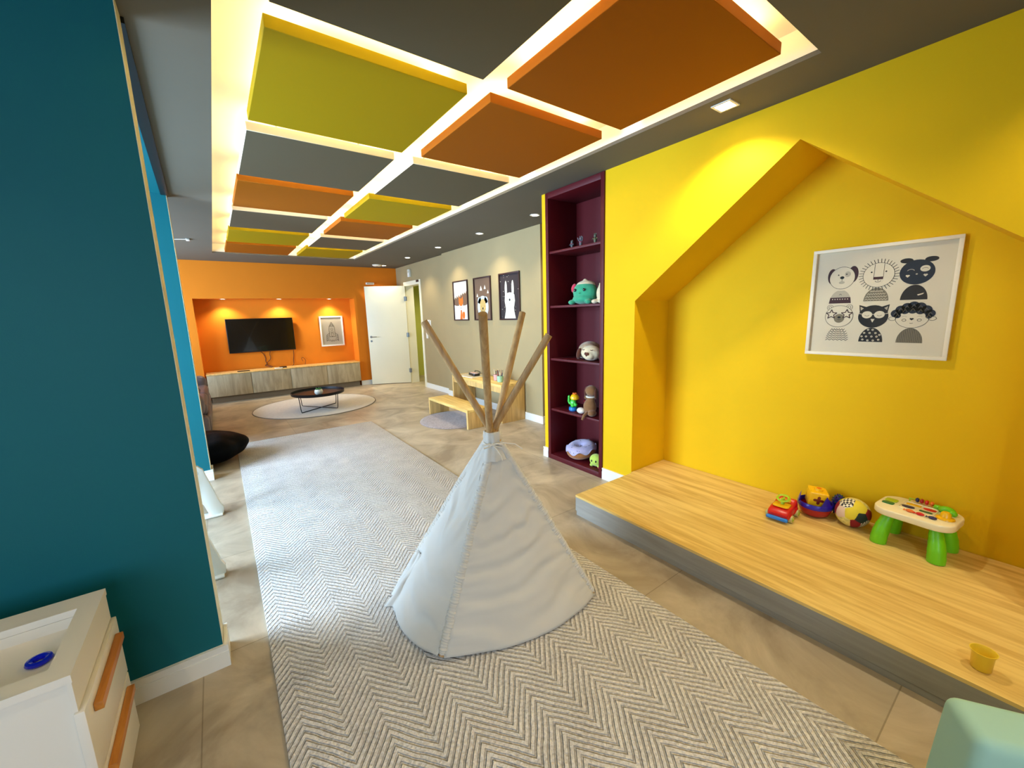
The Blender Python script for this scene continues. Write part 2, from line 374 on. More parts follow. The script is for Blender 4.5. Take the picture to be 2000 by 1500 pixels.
# ================================================================ CEILING PANELS
PW = .862; xs = (.288, 1.286); ys = (.885, 1.893, 2.893, 3.905, 4.92, 5.965, 6.99)
lay = [['grey', 'yellow', 'grey', 'orange', 'grey', 'yellow', 'orange'], ['orange', 'orange', 'grey', 'yellow', 'orange', 'grey', 'yellow']]
rowname = ['nearest the camera', 'second from the camera', 'third from the camera', 'fourth from the camera', 'fifth from the camera', 'sixth from the camera', 'farthest from the camera']
pm = dict(grey=[PANG, PANW], yellow=[PANY, PANY], orange=[PANO, PANO])
for c in (0, 1):
    for k in range(7):
        kind = lay[c][k]; x0 = xs[c]; y0 = ys[k]; wx = PW if c == 0 else .838; wy = PW
        root = thing('ceiling_panel', 'square %s floating ceiling panel, %s row, %s, glowing around its edges' % (kind, 'left' if c == 0 else 'right', rowname[k]), 'ceiling panel', (x0+wx/2, y0+wy/2, C), 0, 'backlit floating ceiling panels')
        b = MB(); b.box(-wx/2, wx/2, -wy/2, wy/2, 0, .048, bev=.002, seg=1)
        for f in b.bm.faces: f.material_index = 0 if f.normal.z < -.9 else 1
        b.build('board', pm[kind], parent=root)
        b = MB(); ins = .07; s_ = .008
        for sx in (-1, 1):
            b.box(sx*(wx/2-ins)-s_, sx*(wx/2-ins)+s_, -wy/2+ins, wy/2-ins, .05, .056)
            b.box(-wx/2+ins, wx/2-ins, sx*(wy/2-ins)-s_, sx*(wy/2-ins)+s_, .05, .056)
        b.build('led_strip', LEDG, parent=root)
        b = MB()
        for sx in (-1, 1):
            for sy in (-1, 1): b.cyl((sx*.25, sy*.25, .0485), (sx*.25, sy*.25, .139), .006, seg=8)
        b.build('hanger', CHROME, parent=root)

# ================================================================ DOWNLIGHTS
def downlight(x, y, z, label, power, r=.045, square=False, group=None, size=95, blend=.6):
    root = thing('downlight', label, 'ceiling light', (x, y, z), 0, group)
    if square:
        b = MB(); s1 = .052; s2 = .04
        for a in ((-s1, s1, -s1, -s2), (-s1, s1, s2, s1), (-s1, -s2, -s2, s2), (s2, s1, -s2, s2)): b.box(*a, -.006, -.0005)
        b.build('bezel', WHITEPL, parent=root); MB().box(-s2, s2, -s2, s2, -.004, -.001).build('lamp', LAMPG, parent=root)
    else:
        MB().lathe([(r*.72, -.001), (r*.72, -.004), (r*1.05, -.006), (r*1.1, -.0005)], seg=28).build('bezel', WHITEPL, parent=root)
        MB().cyl((0, 0, -.004), (0, 0, -.001), r*.71, seg=24).build('lamp', LAMPG, parent=root)
    spot('downlight_beam', (0, 0, -.02), power, parent=root, size=size, blend=blend)
    return root
downlight(2.365, 1.243, C, 'square recessed downlight in the ceiling above the house-shaped niche', 26, square=True, size=130)
downlight(2.365, -.35, C, 'square recessed downlight over the near end of the platform, outside the frame', 26, square=True, size=130)
for i, (y, l) in enumerate(((3.651, 'beside the yellow column'), (4.812, 'in front of the white rabbit poster'), (6.056, 'second along from the yellow column'), (7.313, 'just before the open door'), (8.6, 'closest to the orange wall'))):
    l = ['small round downlight half hidden by the yellow column', 'round downlight over the three animal posters, nearest of those fully seen', 'round downlight above the fox poster and grey wall', 'round downlight in front of the doorway', 'round downlight in the far corner by the orange wall'][i]
    downlight(3.02, y, C, l, 20, r=.05, group='round downlights along the grey wall', size=115, blend=.8)
for i, x in enumerate((.206, 1.107, 2.024)):
    downlight(x, 9.21, NZ, ['niche downlight above the left end of the television', 'niche downlight above the right end of the television', 'niche downlight above the rocket picture'][i], 18, r=.045, group='downlights in the orange niche', size=120, blend=.7)
downlight(4.2, 7.9, C, 'added unseen downlight brightening the green corridor behind the door', 42, size=150)  # unseen lamp added to brighten the corridor
# unseen lamps added to brighten the teal wall and near room
for x, y, l in ((.6, -.9, 'added unseen downlight behind the camera, brightening the near room'), (-.9, .6, 'added unseen downlight brightening the white toy cabinet and teal wall')):
    downlight(x, y, C, l, 30 if x > 0 else 13, r=.05, size=140, group='added unseen downlights')

# ================================================================ BUILT-IN SHELF
root = thing('toy_shelf', 'tall maroon built-in shelf with five open compartments of soft toys', 'shelf', (2.77, 2.62, 0))
SY0, SY1, SX0, SX1 = 2.27, 2.970, 2.578, 2.955; fwid = .036
for (y0, y1) in ((SY0, SY0+fwid), (SY1-fwid, SY1)):
    MB().box(SX0, SX1, y0, y1, .0005, 2.505, bev=.0015).build('side_panel', MAROON, parent=root, w=True)
MB().box(SX1-.012, SX1, SY0+fwid, SY1-fwid, .001, 2.50).build('back_panel', MAROON, parent=root, w=True)
MB().box(SX0, SX1-.013, SY0+fwid, SY1-fwid, 2.455, 2.505, bev=.0015).build('top_panel', MAROON, parent=root, w=True)
MB().box(SX0, SX1-.013, SY0+fwid, SY1-fwid, .0005, .048, bev=.0015).build('base_panel', MAROON, parent=root, w=True)
for z in (.515, 1.01, 1.505, 1.995):
    MB().box(SX0+.012, SX1-.013, SY0+fwid, SY1-fwid, z-.02, z, bev=.0015).build('shelf', MAROON, parent=root, w=True)

# ================================================================ PLATFORM
root = thing('play_platform', 'low oak-topped play platform running into the yellow house-shaped niche', 'platform', (2.5, .4, 0))
PF = 1.945; PE = 1.955
b = MB(); b.prism([(PF, -1.9), (YX-.003, -1.9), (YX-.003, NY0+.005), (BX-.003, NY0+.005), (BX-.003, NY1-.004), (YX-.003, NY1-.004), (YX-.003, PE), (PF, PE)], .137, .152, bev=.0)
b.build('deck', OAK, parent=root, w=True)
MB().box(PF+.001, PF+.02, -1.9, PE-.001, .034, .1365).box(PF+.02, YX-.003, PE-.02, PE-.001, .034, .1365).build('fascia', FASCIA, parent=root, w=True)
MB().box(PF+.006, PF+.024, -1.9, PE-.006, .0005, .030).box(PF+.024, YX-.018, PE-.024, PE-.006, .0005, .030).build('toe_board', FASCIA, parent=root, w=True)
MB().box(PF+.03, YX-.02, -1.88, PE-.03, .001, .1365).box(YX-.02, BX-.01, NY0+.02, NY1-.03, .001, .1365).build('carcass', mat('dark_core', srgb(40, 36, 30), .9), parent=root, w=True)

# ================================================================ RUGS
rz = R(-.35)
b = MB(); b.box(-.79, .79, -2.77, 2.77, 0, .012, bev=.004)
b.build('rug', rug_mat(), loc=(.825, 2.90, .0008), rz=rz, label='large rectangular cream rug with raised chevron pile under the teepee', cat='rug')
RUGR = mat('short_pile', srgb(206, 198, 188), .95, var=.08, vscale=30, bump=.5, bscale=300, sheen=.2)
RUGD = mat('dark_edging', srgb(120, 112, 104), .9)
b = MB(); b.lathe([(0, .01), (.925, .01), (.935, .008), (.94, .0005), (0, .0005)], seg=96)
b.lathe([(.935, .001), (.94, .009), (.946, .009), (.95, .001)], seg=96, mi=1)
b.build('round_rug', [RUGR, RUGD], loc=(1.275, 7.46, .0005), label='round pale rug with dark edging under the black coffee table', cat='rug')
SHAG = mat('shaggy_pile', srgb(150, 134, 128), .95, var=.35, vscale=45, bump=1, bscale=120, sheen=.3)
b = MB(); t = bmesh.new(); bmesh.ops.create_circle(t, cap_ends=False, segments=64, radius=.5); t.free()
random.seed(3)
b.lathe([(0, .018)]+[(r_, .018+random.uniform(-.003, .003)) for r_ in (.08, .16, .24, .32, .4, .46)]+[(.485, .012), (.495, .002), (0, .001)], seg=72)
for v in b.bm.verts:
    n_ = noise.noise(v.co*25)*.008
    if v.co.z > .01: v.co.z += n_*.6
    rr = math.hypot(v.co.x, v.co.y)
    if rr > .45: v.co.x *= 1+n_; v.co.y *= 1+n_
b.build('round_rug', SHAG, loc=(2.60, 4.97, .0005), label='small round mauve-grey shaggy rug beneath the low bench', cat='rug')

# ================================================================ TEEPEE
def teepee():
    F = Vector((.604, 1.402, .014)); Rr = Vector((1.397, 1.281, .014)); Lb = Vector((.622, 1.945, .014)); Bb = Vector((1.30, 2.02, .014))
    K = Vector((1.0, 1.555, .885))
    base = (F+Rr+Lb+Bb)/4
    root = thing('play_teepee', "child's pale canvas teepee with four crossed wooden poles standing on the chevron rug", 'teepee', (base.x, base.y, .0135))
    tops = dict(F=(.60, .60), R=0, L=0, B=0)
    def ray(px, py):
        return (rt2*(px-1000)/792.04 - up2*(py-750)/792.04 + fw)
    cam0 = Vector((0, 0, 1.44))
    poles = []
    offs = [Vector((.012, .0, .0)), Vector((0, -.014, .0)), Vector((0, .012, .0)), Vector((-.012, .0, 0))]
    ends = TP = [(Vector((1.2567, 1.6617, 1.438))), None, None, None]
    L_ = [1.60, 1.60, 1.56, 1.70]
    for i, bpt in enumerate((F, Rr, Lb, Bb)):
        k = K+offs[i]; d = (k-bpt).normalized(); e = bpt+d*L_[i]; poles.append((bpt, k, e, d))
        b = MB(); b.tube([bpt+d*.014, bpt.lerp(e, .5), e], .0165, seg=16)
        b.build('pole', POLEW, parent=root, w=True, ang=30)
    CAN = mat('pale_canvas', srgb(206, 202, 194), .85, var=.03, vscale=6, bump=.15, bscale=700, spec=.1, sheen=.15)
    # subsurface-free thin cloth, two-sided
    wraps = K+Vector((0, 0, .03))
    def panel(name, A, B, amp, fr, hem, seed, bulge, v1=1.0, label=None, taper=0):
        b = bmesh.new(); nu, nv = 44, 90; g = []
        cen = base
        dirA = (poles[A][0]-poles[A][1]); dirB = (poles[B][0]-poles[B][1])
        nrm = (dirA.cross(dirB)).normalized()
        mid = (poles[A][0]+poles[B][0])/2
        if nrm.dot(mid-cen) < 0: nrm = -nrm
        out = (mid-cen); out.z = 0; out.normalize()
        for j in range(nv+1):
            v = j/nv; row = []
            for i in range(nu+1):
                u = i/nu
                pa = poles[A][1]+dirA*v*.985; pb = poles[B][1]+dirB*v*.985
                oo = (nrm*.017)
                p = pa.lerp(pb, u)
                arch = 4*u*(1-u)
                p += out*(bulge*arch*v**2.2) + oo*1.12
                # horizontal drape folds converging at the poles
                ph = fr*(v + hem*arch*(.35+.65*v)) + .9*noise.noise(Vector((u*1.6, v*2.2, seed)))+.35*noise.noise(Vector((u*3.3, v*3.7, seed+20)))+.25*noise.noise(Vector((u*5, v*6, seed+9)))
                f = (math.sin(2*math.pi*ph)+.45*math.sin(2*math.pi*(ph*1.83+.3*u)))
                env = min(1, arch*1.6+.12)*(.25+.75*min(1, v*1.4))*(.55+.6*noise.noise(Vector((u*2.1+4, v*3.1, seed+2))))
                p += nrm*(amp*f*env)
                # gathers at the two seams
                ga = math.exp(-min(u, 1-u)*16)
                p += nrm*(.0045*ga*math.sin(v*150+3*math.sin(v*31+seed)))
                # hem: sags with the arch
                if v > .9: p.z -= (v-.9)*10*.012*arch
                if p.z < .0165: p.z = .0165+.002*(1+math.sin(u*40))
                row.append(b.verts.new(p))
            g.append(row)
        for j in range(nv):
            for i in range(nu): b.faces.new((g[j][i], g[j][i+1], g[j+1][i+1], g[j+1][i]))
        bmesh.ops.recalc_face_normals(b, faces=b.faces)
        m = MB(); m.bm.free(); m.bm = b
        return m.build(name, CAN, parent=root, w=True, ang=180, mods=(('SOLIDIFY', dict(thickness=.0016, offset=0)),))
    panel('canvas_panel', 0, 1, .0085, 8.0, -.10, 1.3, .085)
    panel('canvas_panel', 2, 0, .010, 4.6, .10, 2.6, .07)
    panel('canvas_panel', 1, 3, .006, 7, .1, 8.8, .05)
    panel('canvas_panel', 3, 2, .006, 6, .1, 3.7, .03)
    # gathered sleeves along the poles
    for i in range(4):
        bpt, k, e, d = poles[i]; pts = []; rad = []
        n_ = 560
        for j in range(n_+1):
            t_ = j/n_; p = bpt.lerp(k, .014+t_*.946)
            outw = (p-base); outw.z = 0
            if outw.length > 1e-4: outw.normalize()
            p = p+outw*.006
            gather = (1 if t_ < .78 else .25)
            rad.append(.0205+gather*(.0015*math.sin(j*.95+2*noise.noise(Vector((j*.02, i, 3))))+.0009*math.sin(j*.43+i)+.002*noise.noise(Vector((j*.06, i, 0)))))
            rad[-1] *= min(1, .45+t_*16)
            pts.append(p+gather*Vector((.001*math.sin(j*.17), .001*math.sin(j*.22), 0)))
        MB().tube(pts, .02, seg=14, radii=rad).build('pole_sleeve', CAN, parent=root, w=True, ang=180)
    # bunched collar and tie
    b = MB(); zc = K.z
    prof = [(.070, -.112), (.061, -.088), (.050, -.064), (.040, -.045), (.0385, -.035), (.042, -.02), (.043, 0), (.040, .014), (.034, .018), (.030, .005), (.03, -.06), (.05, -.105)]
    b.lathe(prof, c=K+Vector((0, 0, .0)), seg=40)
    for v in b.bm.verts:
        d_ = v.co-K; a = math.atan2(d_.y, d_.x); s_ = 1+.05*math.sin(a*9)+.03*math.sin(a*5+d_.z*60)
        v.co.x = K.x+d_.x*s_; v.co.y = K.y+d_.y*s_
    b.build('collar', CAN, parent=root, w=True, ang=180)
    TIE = mat('cotton_tape', srgb(226, 218, 204), .9)
    kz = K+Vector((0, 0, -.038)); b = MB()
    b.tube([kz+Vector((.0425*math.cos(a), .0425*math.sin(a), .002*math.sin(3*a))) for a in [R(10*q) for q in range(36)]], .0035, closed=True)
    to = Vector((-.5, -.85, 0)).normalized(); sd = Vector((.85, -.5, 0)).normalized(); kn = kz+to*.047
    b.ell(kn, (.009, .009, .007))
    for s_ in (-1, 1):
        b.tube([kn, kn+sd*s_*.02+Vector((0, 0, .008))+to*.01, kn+sd*s_*.045+Vector((0, 0, .002))+to*.012, kn+sd*s_*.042+Vector((0, 0, -.012))+to*.012, kn+sd*s_*.015+Vector((0, 0, -.006))+to*.008, kn], .0032)
    b.tube([kn, kn+sd*.02+Vector((0, 0, -.025))+to*.008, kn+sd*.035+Vector((0, 0, -.05))+to*.012, kn+sd*.04+Vector((0, 0, -.072))+to*.02], .003)
    b.tube([kn, kn+sd*.05+Vector((0, 0, .01))+to*.01, kn+sd*.10+Vector((0, 0, .004))+to*.015, kn+sd*.135+Vector((0, 0, -.022))+to*.015], .003)
    b.build('tie', TIE, parent=root, w=True, ang=60)
    # loose flap hanging at the left corner
    b = bmesh.new(); g = []
    c0 = Lb+Vector((-.02, .0, 0)); 
    for j in range(25):
        v = j/24; row = []
        for i in range(15):
            u = i/14
            p = Lb.lerp(K, .30*(1-v)) + Vector((-.035-.05*v*math.sin(u*3.14), -.01-.16*u*(.35+.65*v), 0))
            p += Vector((-1, -.3, 0)).normalized()*(.012*math.sin(u*14+v*2)*(.3+v)+.006*math.sin(v*11+u*5))
            p.z = max(.018, p.z+.004*math.sin(u*20))
            row.append(b.verts.new(p))
        g.append(row)
    for j in range(24):
        for i in range(14): b.faces.new((g[j][i], g[j][i+1], g[j+1][i+1], g[j+1][i]))
    m = MB(); m.bm.free(); m.bm = b
    m.build('door_flap', CAN, parent=root, w=True, ang=180, mods=(('SOLIDIFY', dict(thickness=.0016, offset=0)),))
teepee()

# ================================================================ PICTURES
INK = mat('black_ink', srgb(26, 24, 26), .8); PAPER = mat('cream_paper', srgb(212, 202, 176), .7, var=.02, vscale=6)
NAVY = mat('dark_blue_ink', srgb(20, 32, 48), .8); GINK = mat('grey_ink', srgb(120, 112, 92), .8); LINK = mat('light_grey_ink', srgb(176, 168, 148), .8)
MAR = mat('dark_plum_ink', srgb(62, 34, 40), .8)
PLEX = bpy.data.materials.new('picture_glass'); N, L, P = nodes(PLEX)
tb = N.new('ShaderNodeBsdfTransparent'); gb = N.new('ShaderNodeBsdfGlossy'); gb.inputs['Roughness'].default_value = .06
ms = N.new('ShaderNodeMixShader'); ms.inputs[0].default_value = .03; L.new(tb.outputs[0], ms.inputs[1]); L.new(gb.outputs[0], ms.inputs[2]); L.new(ms.outputs[0], N['Material Output'].inputs[0])
class Art:
    """flat drawing in local x (right) and z (up), facing local -y, one mesh"""
    def __init__(s, y=-.004): s.b = MB(); s.y = y; s.k = 0
    def poly(s, pts, mi=0, lay=1):
        y = s.y-lay*.00035; s.b.prism(pts, y, y+.0003, 'Y', mi=mi)
    def disc(s, x, z, rx, rz=None, mi=0, lay=1, n=30): s.poly(ellp(x, z, rx, rz or rx, n), mi, lay)
    def line(s, pts, w, mi=0, lay=3, closed=False):
        n = len(pts)
        for i in range(n if closed else n-1):
            a = Vector(pts[i]); c = Vector(pts[(i+1) % n]); d = c-a
            if d.length < 1e-6: continue
            d.normalize(); q = Vector((-d.y, d.x))*w/2; e = d*w*.3
            s.poly([tuple(a-q-e), tuple(c-q+e), tuple(c+q+e), tuple(a+q-e)], mi, lay)
    def ring(s, x, z, rx, rz, w, mi=0, lay=3, n=30): s.line(ellp(x, z, rx, rz, n), w, mi, lay, True)
def picture(name, label, cat, loc, rz, W, H, fwid, depth, fmat, art, mats, group=None, glass=True):
    root = thing(name, label, cat, loc, rz, group)
    b = MB()
    for a in ((-W/2, W/2, H/2-fwid, H/2), (-W/2, W/2, -H/2, -H/2+fwid), (-W/2, -W/2+fwid, -H/2+fwid, H/2-fwid), (W/2-fwid, W/2, -H/2+fwid, H/2-fwid)):
        b.box(a[0], a[1], -depth, -.001, a[2], a[3], bev=.001)
    b.build('frame', fmat, parent=root)
    A = Art(); A.b.box(-W/2+fwid*.9, W/2-fwid*.9, -.004, -.0015, -H/2+fwid*.9, H/2-fwid*.9)
    art(A, W-2*fwid, H-2*fwid); A.b.build('print', mats, parent=root)
    if glass: MB().box(-W/2+fwid, W/2-fwid, -.012, -.011, -H/2+fwid, H/2-fwid).build('glass', PLEX, parent=root)
    return root

def art_big(A, w, h):
    # mats: 0 paper 1 ink 2 navy 3 grey 4 light grey 5 plum
    def dome(x, zb, hw, ht, mi, lay=1, n=24): A.poly(ellp(x, zb, hw, ht, n, 0, 180), mi, lay)
    lw = .0018
    # dog
    x, z = -.163, .142
    A.poly(ellp(x-.048, z+.012, .022, .044, 20), 5, 1); A.poly(ellp(x+.05, z+.018, .024, .046, 20), 5, 1)
    A.disc(x, z, .060, .063, 0, 2); A.ring(x, z, .060, .063, lw, 1, 3); A.disc(x+.025, z+.02, .014, .016, 4, 3)
    A.disc(x-.018, z+.018, .0035, mi=1, lay=4); A.disc(x+.02, z+.02, .0035, mi=1, lay=4)
    A.disc(x, z+.002, .010, .008, 1, 4); A.line([(x, z), (x, z-.018)], lw, 1, 4); A.disc(x, z-.026, .014, .008, 4, 3)
    dome(x, -.002, .052, .075, 4, 1); A.poly([(x-.053, -.004), (x+.053, -.004), (x+.048, .030), (x-.048, .030)], 5, 2)
    for i in range(7): A.disc(x-.036+.012*i, .02, .0028, mi=0, lay=3)
    A.disc(x, .073, .02, .004, 0, 2)
    A.line([(x-.006, .044), (x, .05), (x+.006, .044)], lw, 1, 3)
    # lion
    x, z = 0, .145
    for i in range(34):
        a = R(i*360/34); 
        A.line([(x+.067*math.cos(a), z+.066*math.sin(a)), (x+.086*math.cos(a+.03), z+.086*math.sin(a+.03))], .0026, 1, 2)
    A.disc(x, z, .067, .066, 0, 3); A.ring(x, z, .067, .066, lw, 1, 4)
    A.line([(x-.019, z+.060), (x-.020, z-.012), (x+.021, z-.012), (x+.021, z+.060)], lw, 1, 4)
    A.poly([(x-.021, z-.024), (x+.021, z-.024), (x+.021, z-.010), (x-.021, z-.010)], 5, 5)
    A.line([(x, z-.024), (x, z-.034)], lw, 1, 5); A.line(ellp(x, z-.031, .012, .008, 9, 180, 360), lw, 1, 5)
    A.disc(x-.031, z+.017, .004, mi=1, lay=5); A.disc(x+.031, z+.017, .004, mi=1, lay=5)
    dome(x, .003, .054, .073, 3, 1)
    for r in range(4):
        zz = .012+r*.015; hw = .054*math.sqrt(max(0, 1-((zz+.004)/.073)**2))*.92; n = 15
        A.line([(x-hw+2*hw*i/n, zz+(.0035 if i % 2 else -.0035)) for i in range(n+1)], .0022, 0, 2)
    # black dog with floppy ears
    x, z = .154, .146
    A.poly(ellp(x-.045, z+.062, .026, .013, 18), 1, 1); A.poly(ellp(x+.050, z+.062, .026, .013, 18), 1, 1)
    A.disc(x, z, .068, .064, 2, 2)
    A.line(ellp(x-.024, z+.006, .014, .010, 9, 20, 160), .0025, 0, 3)
    A.disc(x+.030, z+.016, .019, .016, 0, 3); A.line(ellp(x+.030, z+.012, .012, .008, 9, 20, 160), .0018, 1, 4)
    for s_ in (-1, 1):
        A.poly([(x+s_*.034, z-.026), (x+s_*.034-.009, z-.016), (x+s_*.034-.004, z-.011), (x+s_*.034, z-.014), (x+s_*.034+.004, z-.011), (x+s_*.034+.009, z-.016)], 0, 3)
    A.disc(x, z-.010, .004, mi=4, lay=3)
    dome(x, .003, .053, .078, 1, 1); A.poly([(x+.012, .030), (x+.038, .038), (x+.034, .031), (x+.016, .024)], 0, 2)
    # bear with star glasses
    x, z = -.16, -.080
    for s_ in (-1, 1):
        A.disc(x+s_*.046, z+.052, .016, mi=0, lay=1); A.ring(x+s_*.046, z+.052, .015, .015, lw, 1, 2, 20); A.ring(x+s_*.046, z+.052, .007, .007, lw, 1, 2, 14)
    A.disc(x, z, .067, .063, 0, 3); A.ring(x, z, .067, .063, lw, 1, 4)
    A.disc(x+.002, z-.012, .025, .026, 3, 5); A.disc(x+.002, z-.006, .008, .006, 1, 6); A.line([(x-.006, z-.018), (x+.002, z-.021), (x+.010, z-.018)], lw, 1, 6)
    for s_ in (-1, 1):
        cx, cz = x+s_*.037, z+.012
        st_ = [(cx+(.027 if i % 2 == 0 else .0125)*math.sin(R(36*i)), cz+(.027 if i % 2 == 0 else .0125)*math.cos(R(36*i))) for i in range(10)]
        A.poly(st_, 0, 6); A.line(st_, .0045, 5, 7, True)
    for r in range(6):
        zz = -.218+r*.012; hw = .054*math.sqrt(max(0, 1-((r*.012+.003)/.080)**2)); n = 11
        A.line([(x-hw+2*hw*i/n, zz+(.004 if i % 2 else -.004)) for i in range(n+1)], .0028, 1, 1)
    # owl-eared cat with glasses
    x, z = -.003, -.083
    for s_ in (-1, 1):
        A.poly([(x+s_*.066, z+.066), (x+s_*.060, z+.018), (x+s_*.028, z+.052)], 1, 1); A.poly([(x+s_*.060, z+.056), (x+s_*.057, z+.034), (x+s_*.044, z+.046)], 4, 2)
    A.disc(x, z, .066, .063, 1, 2)
    for s_ in (-1, 1):
        A.disc(x+s_*.027, z+.010, .023, .020, 0, 3); A.line(ellp(x+s_*.027, z+.010, .010, .007, 9, 200, 340), lw, 1, 4)
        A.line([(x+s_*.048, z+.014), (x+s_*.068, z+.018)], .003, 0, 3)
    A.line([(x-.008, z+.012), (x+.008, z+.012)], .003, 0, 4)
    A.poly([(x-.009, z-.014), (x+.009, z-.014), (x, z-.034)], 0, 3)
    dome(x, -.226, .053, .080, 1, 1)
    for i, (dx, dz) in enumerate(((-.035, .012), (-.012, .008), (.012, .008), (.035, .013), (-.04, .03), (-.02, .03), (.004, .030), (.026, .030), (-.03, .050), (-.006, .050), (.02, .050), (.038, .04), (-.014, .068), (.006, .068))):
        A.disc(x+dx, -.226+dz, .0052, mi=0, lay=2, n=12); A.disc(x+dx, -.226+dz, .002, mi=1, lay=3, n=8)
    # sheep
    x, z = .158, -.098
    for s_ in (-1, 1): A.disc(x+s_*.078, z+.002, .015, .010, 0, 1); A.ring(x+s_*.078, z+.002, .015, .010, lw, 1, 2, 16)
    A.disc(x, z+.006, .066, .054, 0, 2); A.ring(x, z+.006, .066, .054, lw, 1, 3)
    for dx, dz, rr in ((-.066, .030, .021), (-.048, .050, .022), (-.024, .063, .022), (.002, .068, .024), (.028, .064, .022), (.052, .048, .022), (.068, .028, .020), (-.03, .044, .018), (0, .048, .02), (.03, .042, .018), (-.058, .018, .014), (.064, .014, .013)):
        A.disc(x+dx, z+dz, rr, mi=2, lay=4, n=18); A.line([(x+dx-.008, z+dz-.008), (x+dx, z+dz+.008), (x+dx+.008, z+dz-.004)], .0014, 3, 5)
    A.poly([(x, z-.008), (x-.009, z+.001), (x-.004, z+.006), (x, z+.003), (x+.004, z+.006), (x+.009, z+.001)], 1, 4)
    for s_ in (-1, 1): A.ring(x+s_*.030, z-.006, .008, .006, lw, 1, 4, 14); A.line(ellp(x+s_*.030, z+.010, .010, .005, 7, 20, 160), lw, 4, 4)
    A.line([(x-.006, z-.022), (x, z-.024), (x+.006, z-.022)], lw, 1, 4)
    dome(x, -.226, .053, .080, 3, 1)
    for i in range(14):
        dx = -.045+i*.007; hh = .080*math.sqrt(max(0, 1-(dx/.053)**2))
        A.line([(x+dx, -.225), (x+dx, -.226+hh*.97)], .0014, 1, 2)
PICF = mat('pale_wood_frame', srgb(232, 222, 196), .5)
picture('animal_picture', 'large square white-framed print of six black and white animals in the yellow niche', 'picture', (BX-.001, .672, 1.45), R(-90), .622, .622, .018, .022, PICF, art_big, [PAPER, INK, NAVY, GINK, LINK, MAR])

DFR = mat('dark_wood_frame', srgb(48, 20, 18), .5)
CREAM = mat('cream_ink', srgb(240, 230, 208), .8); FOX = mat('fox_orange', srgb(226, 110, 24), .8); BROWN = mat('brown_ink', srgb(116, 88, 66), .8)
CHAR = mat('charcoal_ink', srgb(40, 28, 30), .8); PALEB = mat('pale_blue_ink', srgb(196, 206, 208), .8); TAN = mat('tan_ink', srgb(196, 164, 96), .8)
def art_fox(A, w, h):     # 0 cream 1 brown 2 orange 3 ink 4 white
    n = 14; random.seed(5)
    top = [(-w/2+w*i/n, .03+.10*(i/n)+(.03 if i % 2 else -.01)*1.0+random.uniform(-.006, .006)) for i in range(n+1)]
    A.poly([(-w/2, -.08), (w/2, -.08)]+top[::-1], 1, 1)
    A.poly([(-w/2, -h/2), (w/2, -h/2), (w/2, -.06)]+ellp(0, -.10, .06, .03, 8, 0, 180)[::1]+[(-w/2, -.065)], 4, 2)
    A.poly([(-.075, -.0), (-.06, .075), (-.03, .035), (.03, .035), (.06, .075), (.075, 0), (.07, -.05), (.03, -.085), (-.03, -.085), (-.07, -.05)], 2, 3)
    A.poly([(-.07, -.05), (-.03, -.085), (0, -.12), (.03, -.085), (.07, -.05), (.04, -.125), (-.04, -.125)], 4, 4)
    A.disc(0, -.118, .010, mi=3, lay=5, n=12)
    A.poly([(-.02, -.15), (.02, -.15), (.035, -h/2), (-.05, -h/2)], 2, 3)
    A.poly(ellp(.075, -.23, .045, .07, 16), 2, 3); A.poly(ellp(.075, -.165, .02, .022, 12), 4, 4); A.poly([(-.006, -.15), (.006, -.15), (.0, -.2)], 3, 4)
def art_bear(A, w, h):    # 0 brown 1 pale blue 2 tan 3 ink 4 cream
    for x, z, s_ in ((-.04, .16, .035), (.07, .17, .028), (-.15, .06, .025), (.15, .10, .025)):
        A.poly([(x-s_, z-s_), (x+s_, z-s_), (x, z+s_*1.1)], 4, 1); 
    A.poly(ellp(0, -.12, .155, .165, 30), 1, 2)
    for x in (-.16, .155): A.poly(ellp(x*.6, -.02, .05, .05, 14), 1, 2)
    A.poly(ellp(0, -.11, .085, .11, 26), 2, 3)
    A.poly([(-.02, -.13), (.02, -.13), (.012, -.16), (-.012, -.16)], 3, 4); A.line([(0, -.16), (0, -.185)], .005, 3, 4)
    for x in (-.04, .04): A.disc(x, -.11, .006, mi=3, lay=4, n=10)
    for i in range(5):
        for s_ in (-1, 1): A.line([(s_*(.03+.012*i), -.17+.006*i), (s_*(.036+.012*i), -.185+.006*i)], .003, 3, 4)
def art_bun(A, w, h):     # 0 charcoal 1 cream 2 ink 3 tan
    random.seed(11)
    for _ in range(46):
        x = random.uniform(-w/2+.01, w/2-.01); z = random.uniform(-h/2+.01, h/2-.01); A.disc(x, z, random.choice((.002, .003, .0045)), mi=1, lay=1, n=8)
    for x in (-.085, .075): A.poly(ellp(x, .10, .026, .115, 20), 1, 2)
    for x in (-.085, .075): A.line([(x, .03), (x, .17)], .004, 3, 3)
    A.poly([(-.11, .02), (-.08, .045), (0, .055), (.08, .045), (.11, .02), (.12, -.06), (.105, -.12), (.095, -.15), (.10, -.2), (.13, -h/2+.004), (-.13, -h/2+.004), (-.10, -.2), (-.095, -.15), (-.105, -.12), (-.12, -.06)], 1, 3)
    A.disc(0, -.045, .018, .018, mi=2, lay=4, n=16)
    for x in (-.06, .06): A.disc(x, -.045, .008, mi=3, lay=4, n=10)
    A.line(ellp(0, -.085, .016, .008, 7, 180, 360), .004, 2, 4)
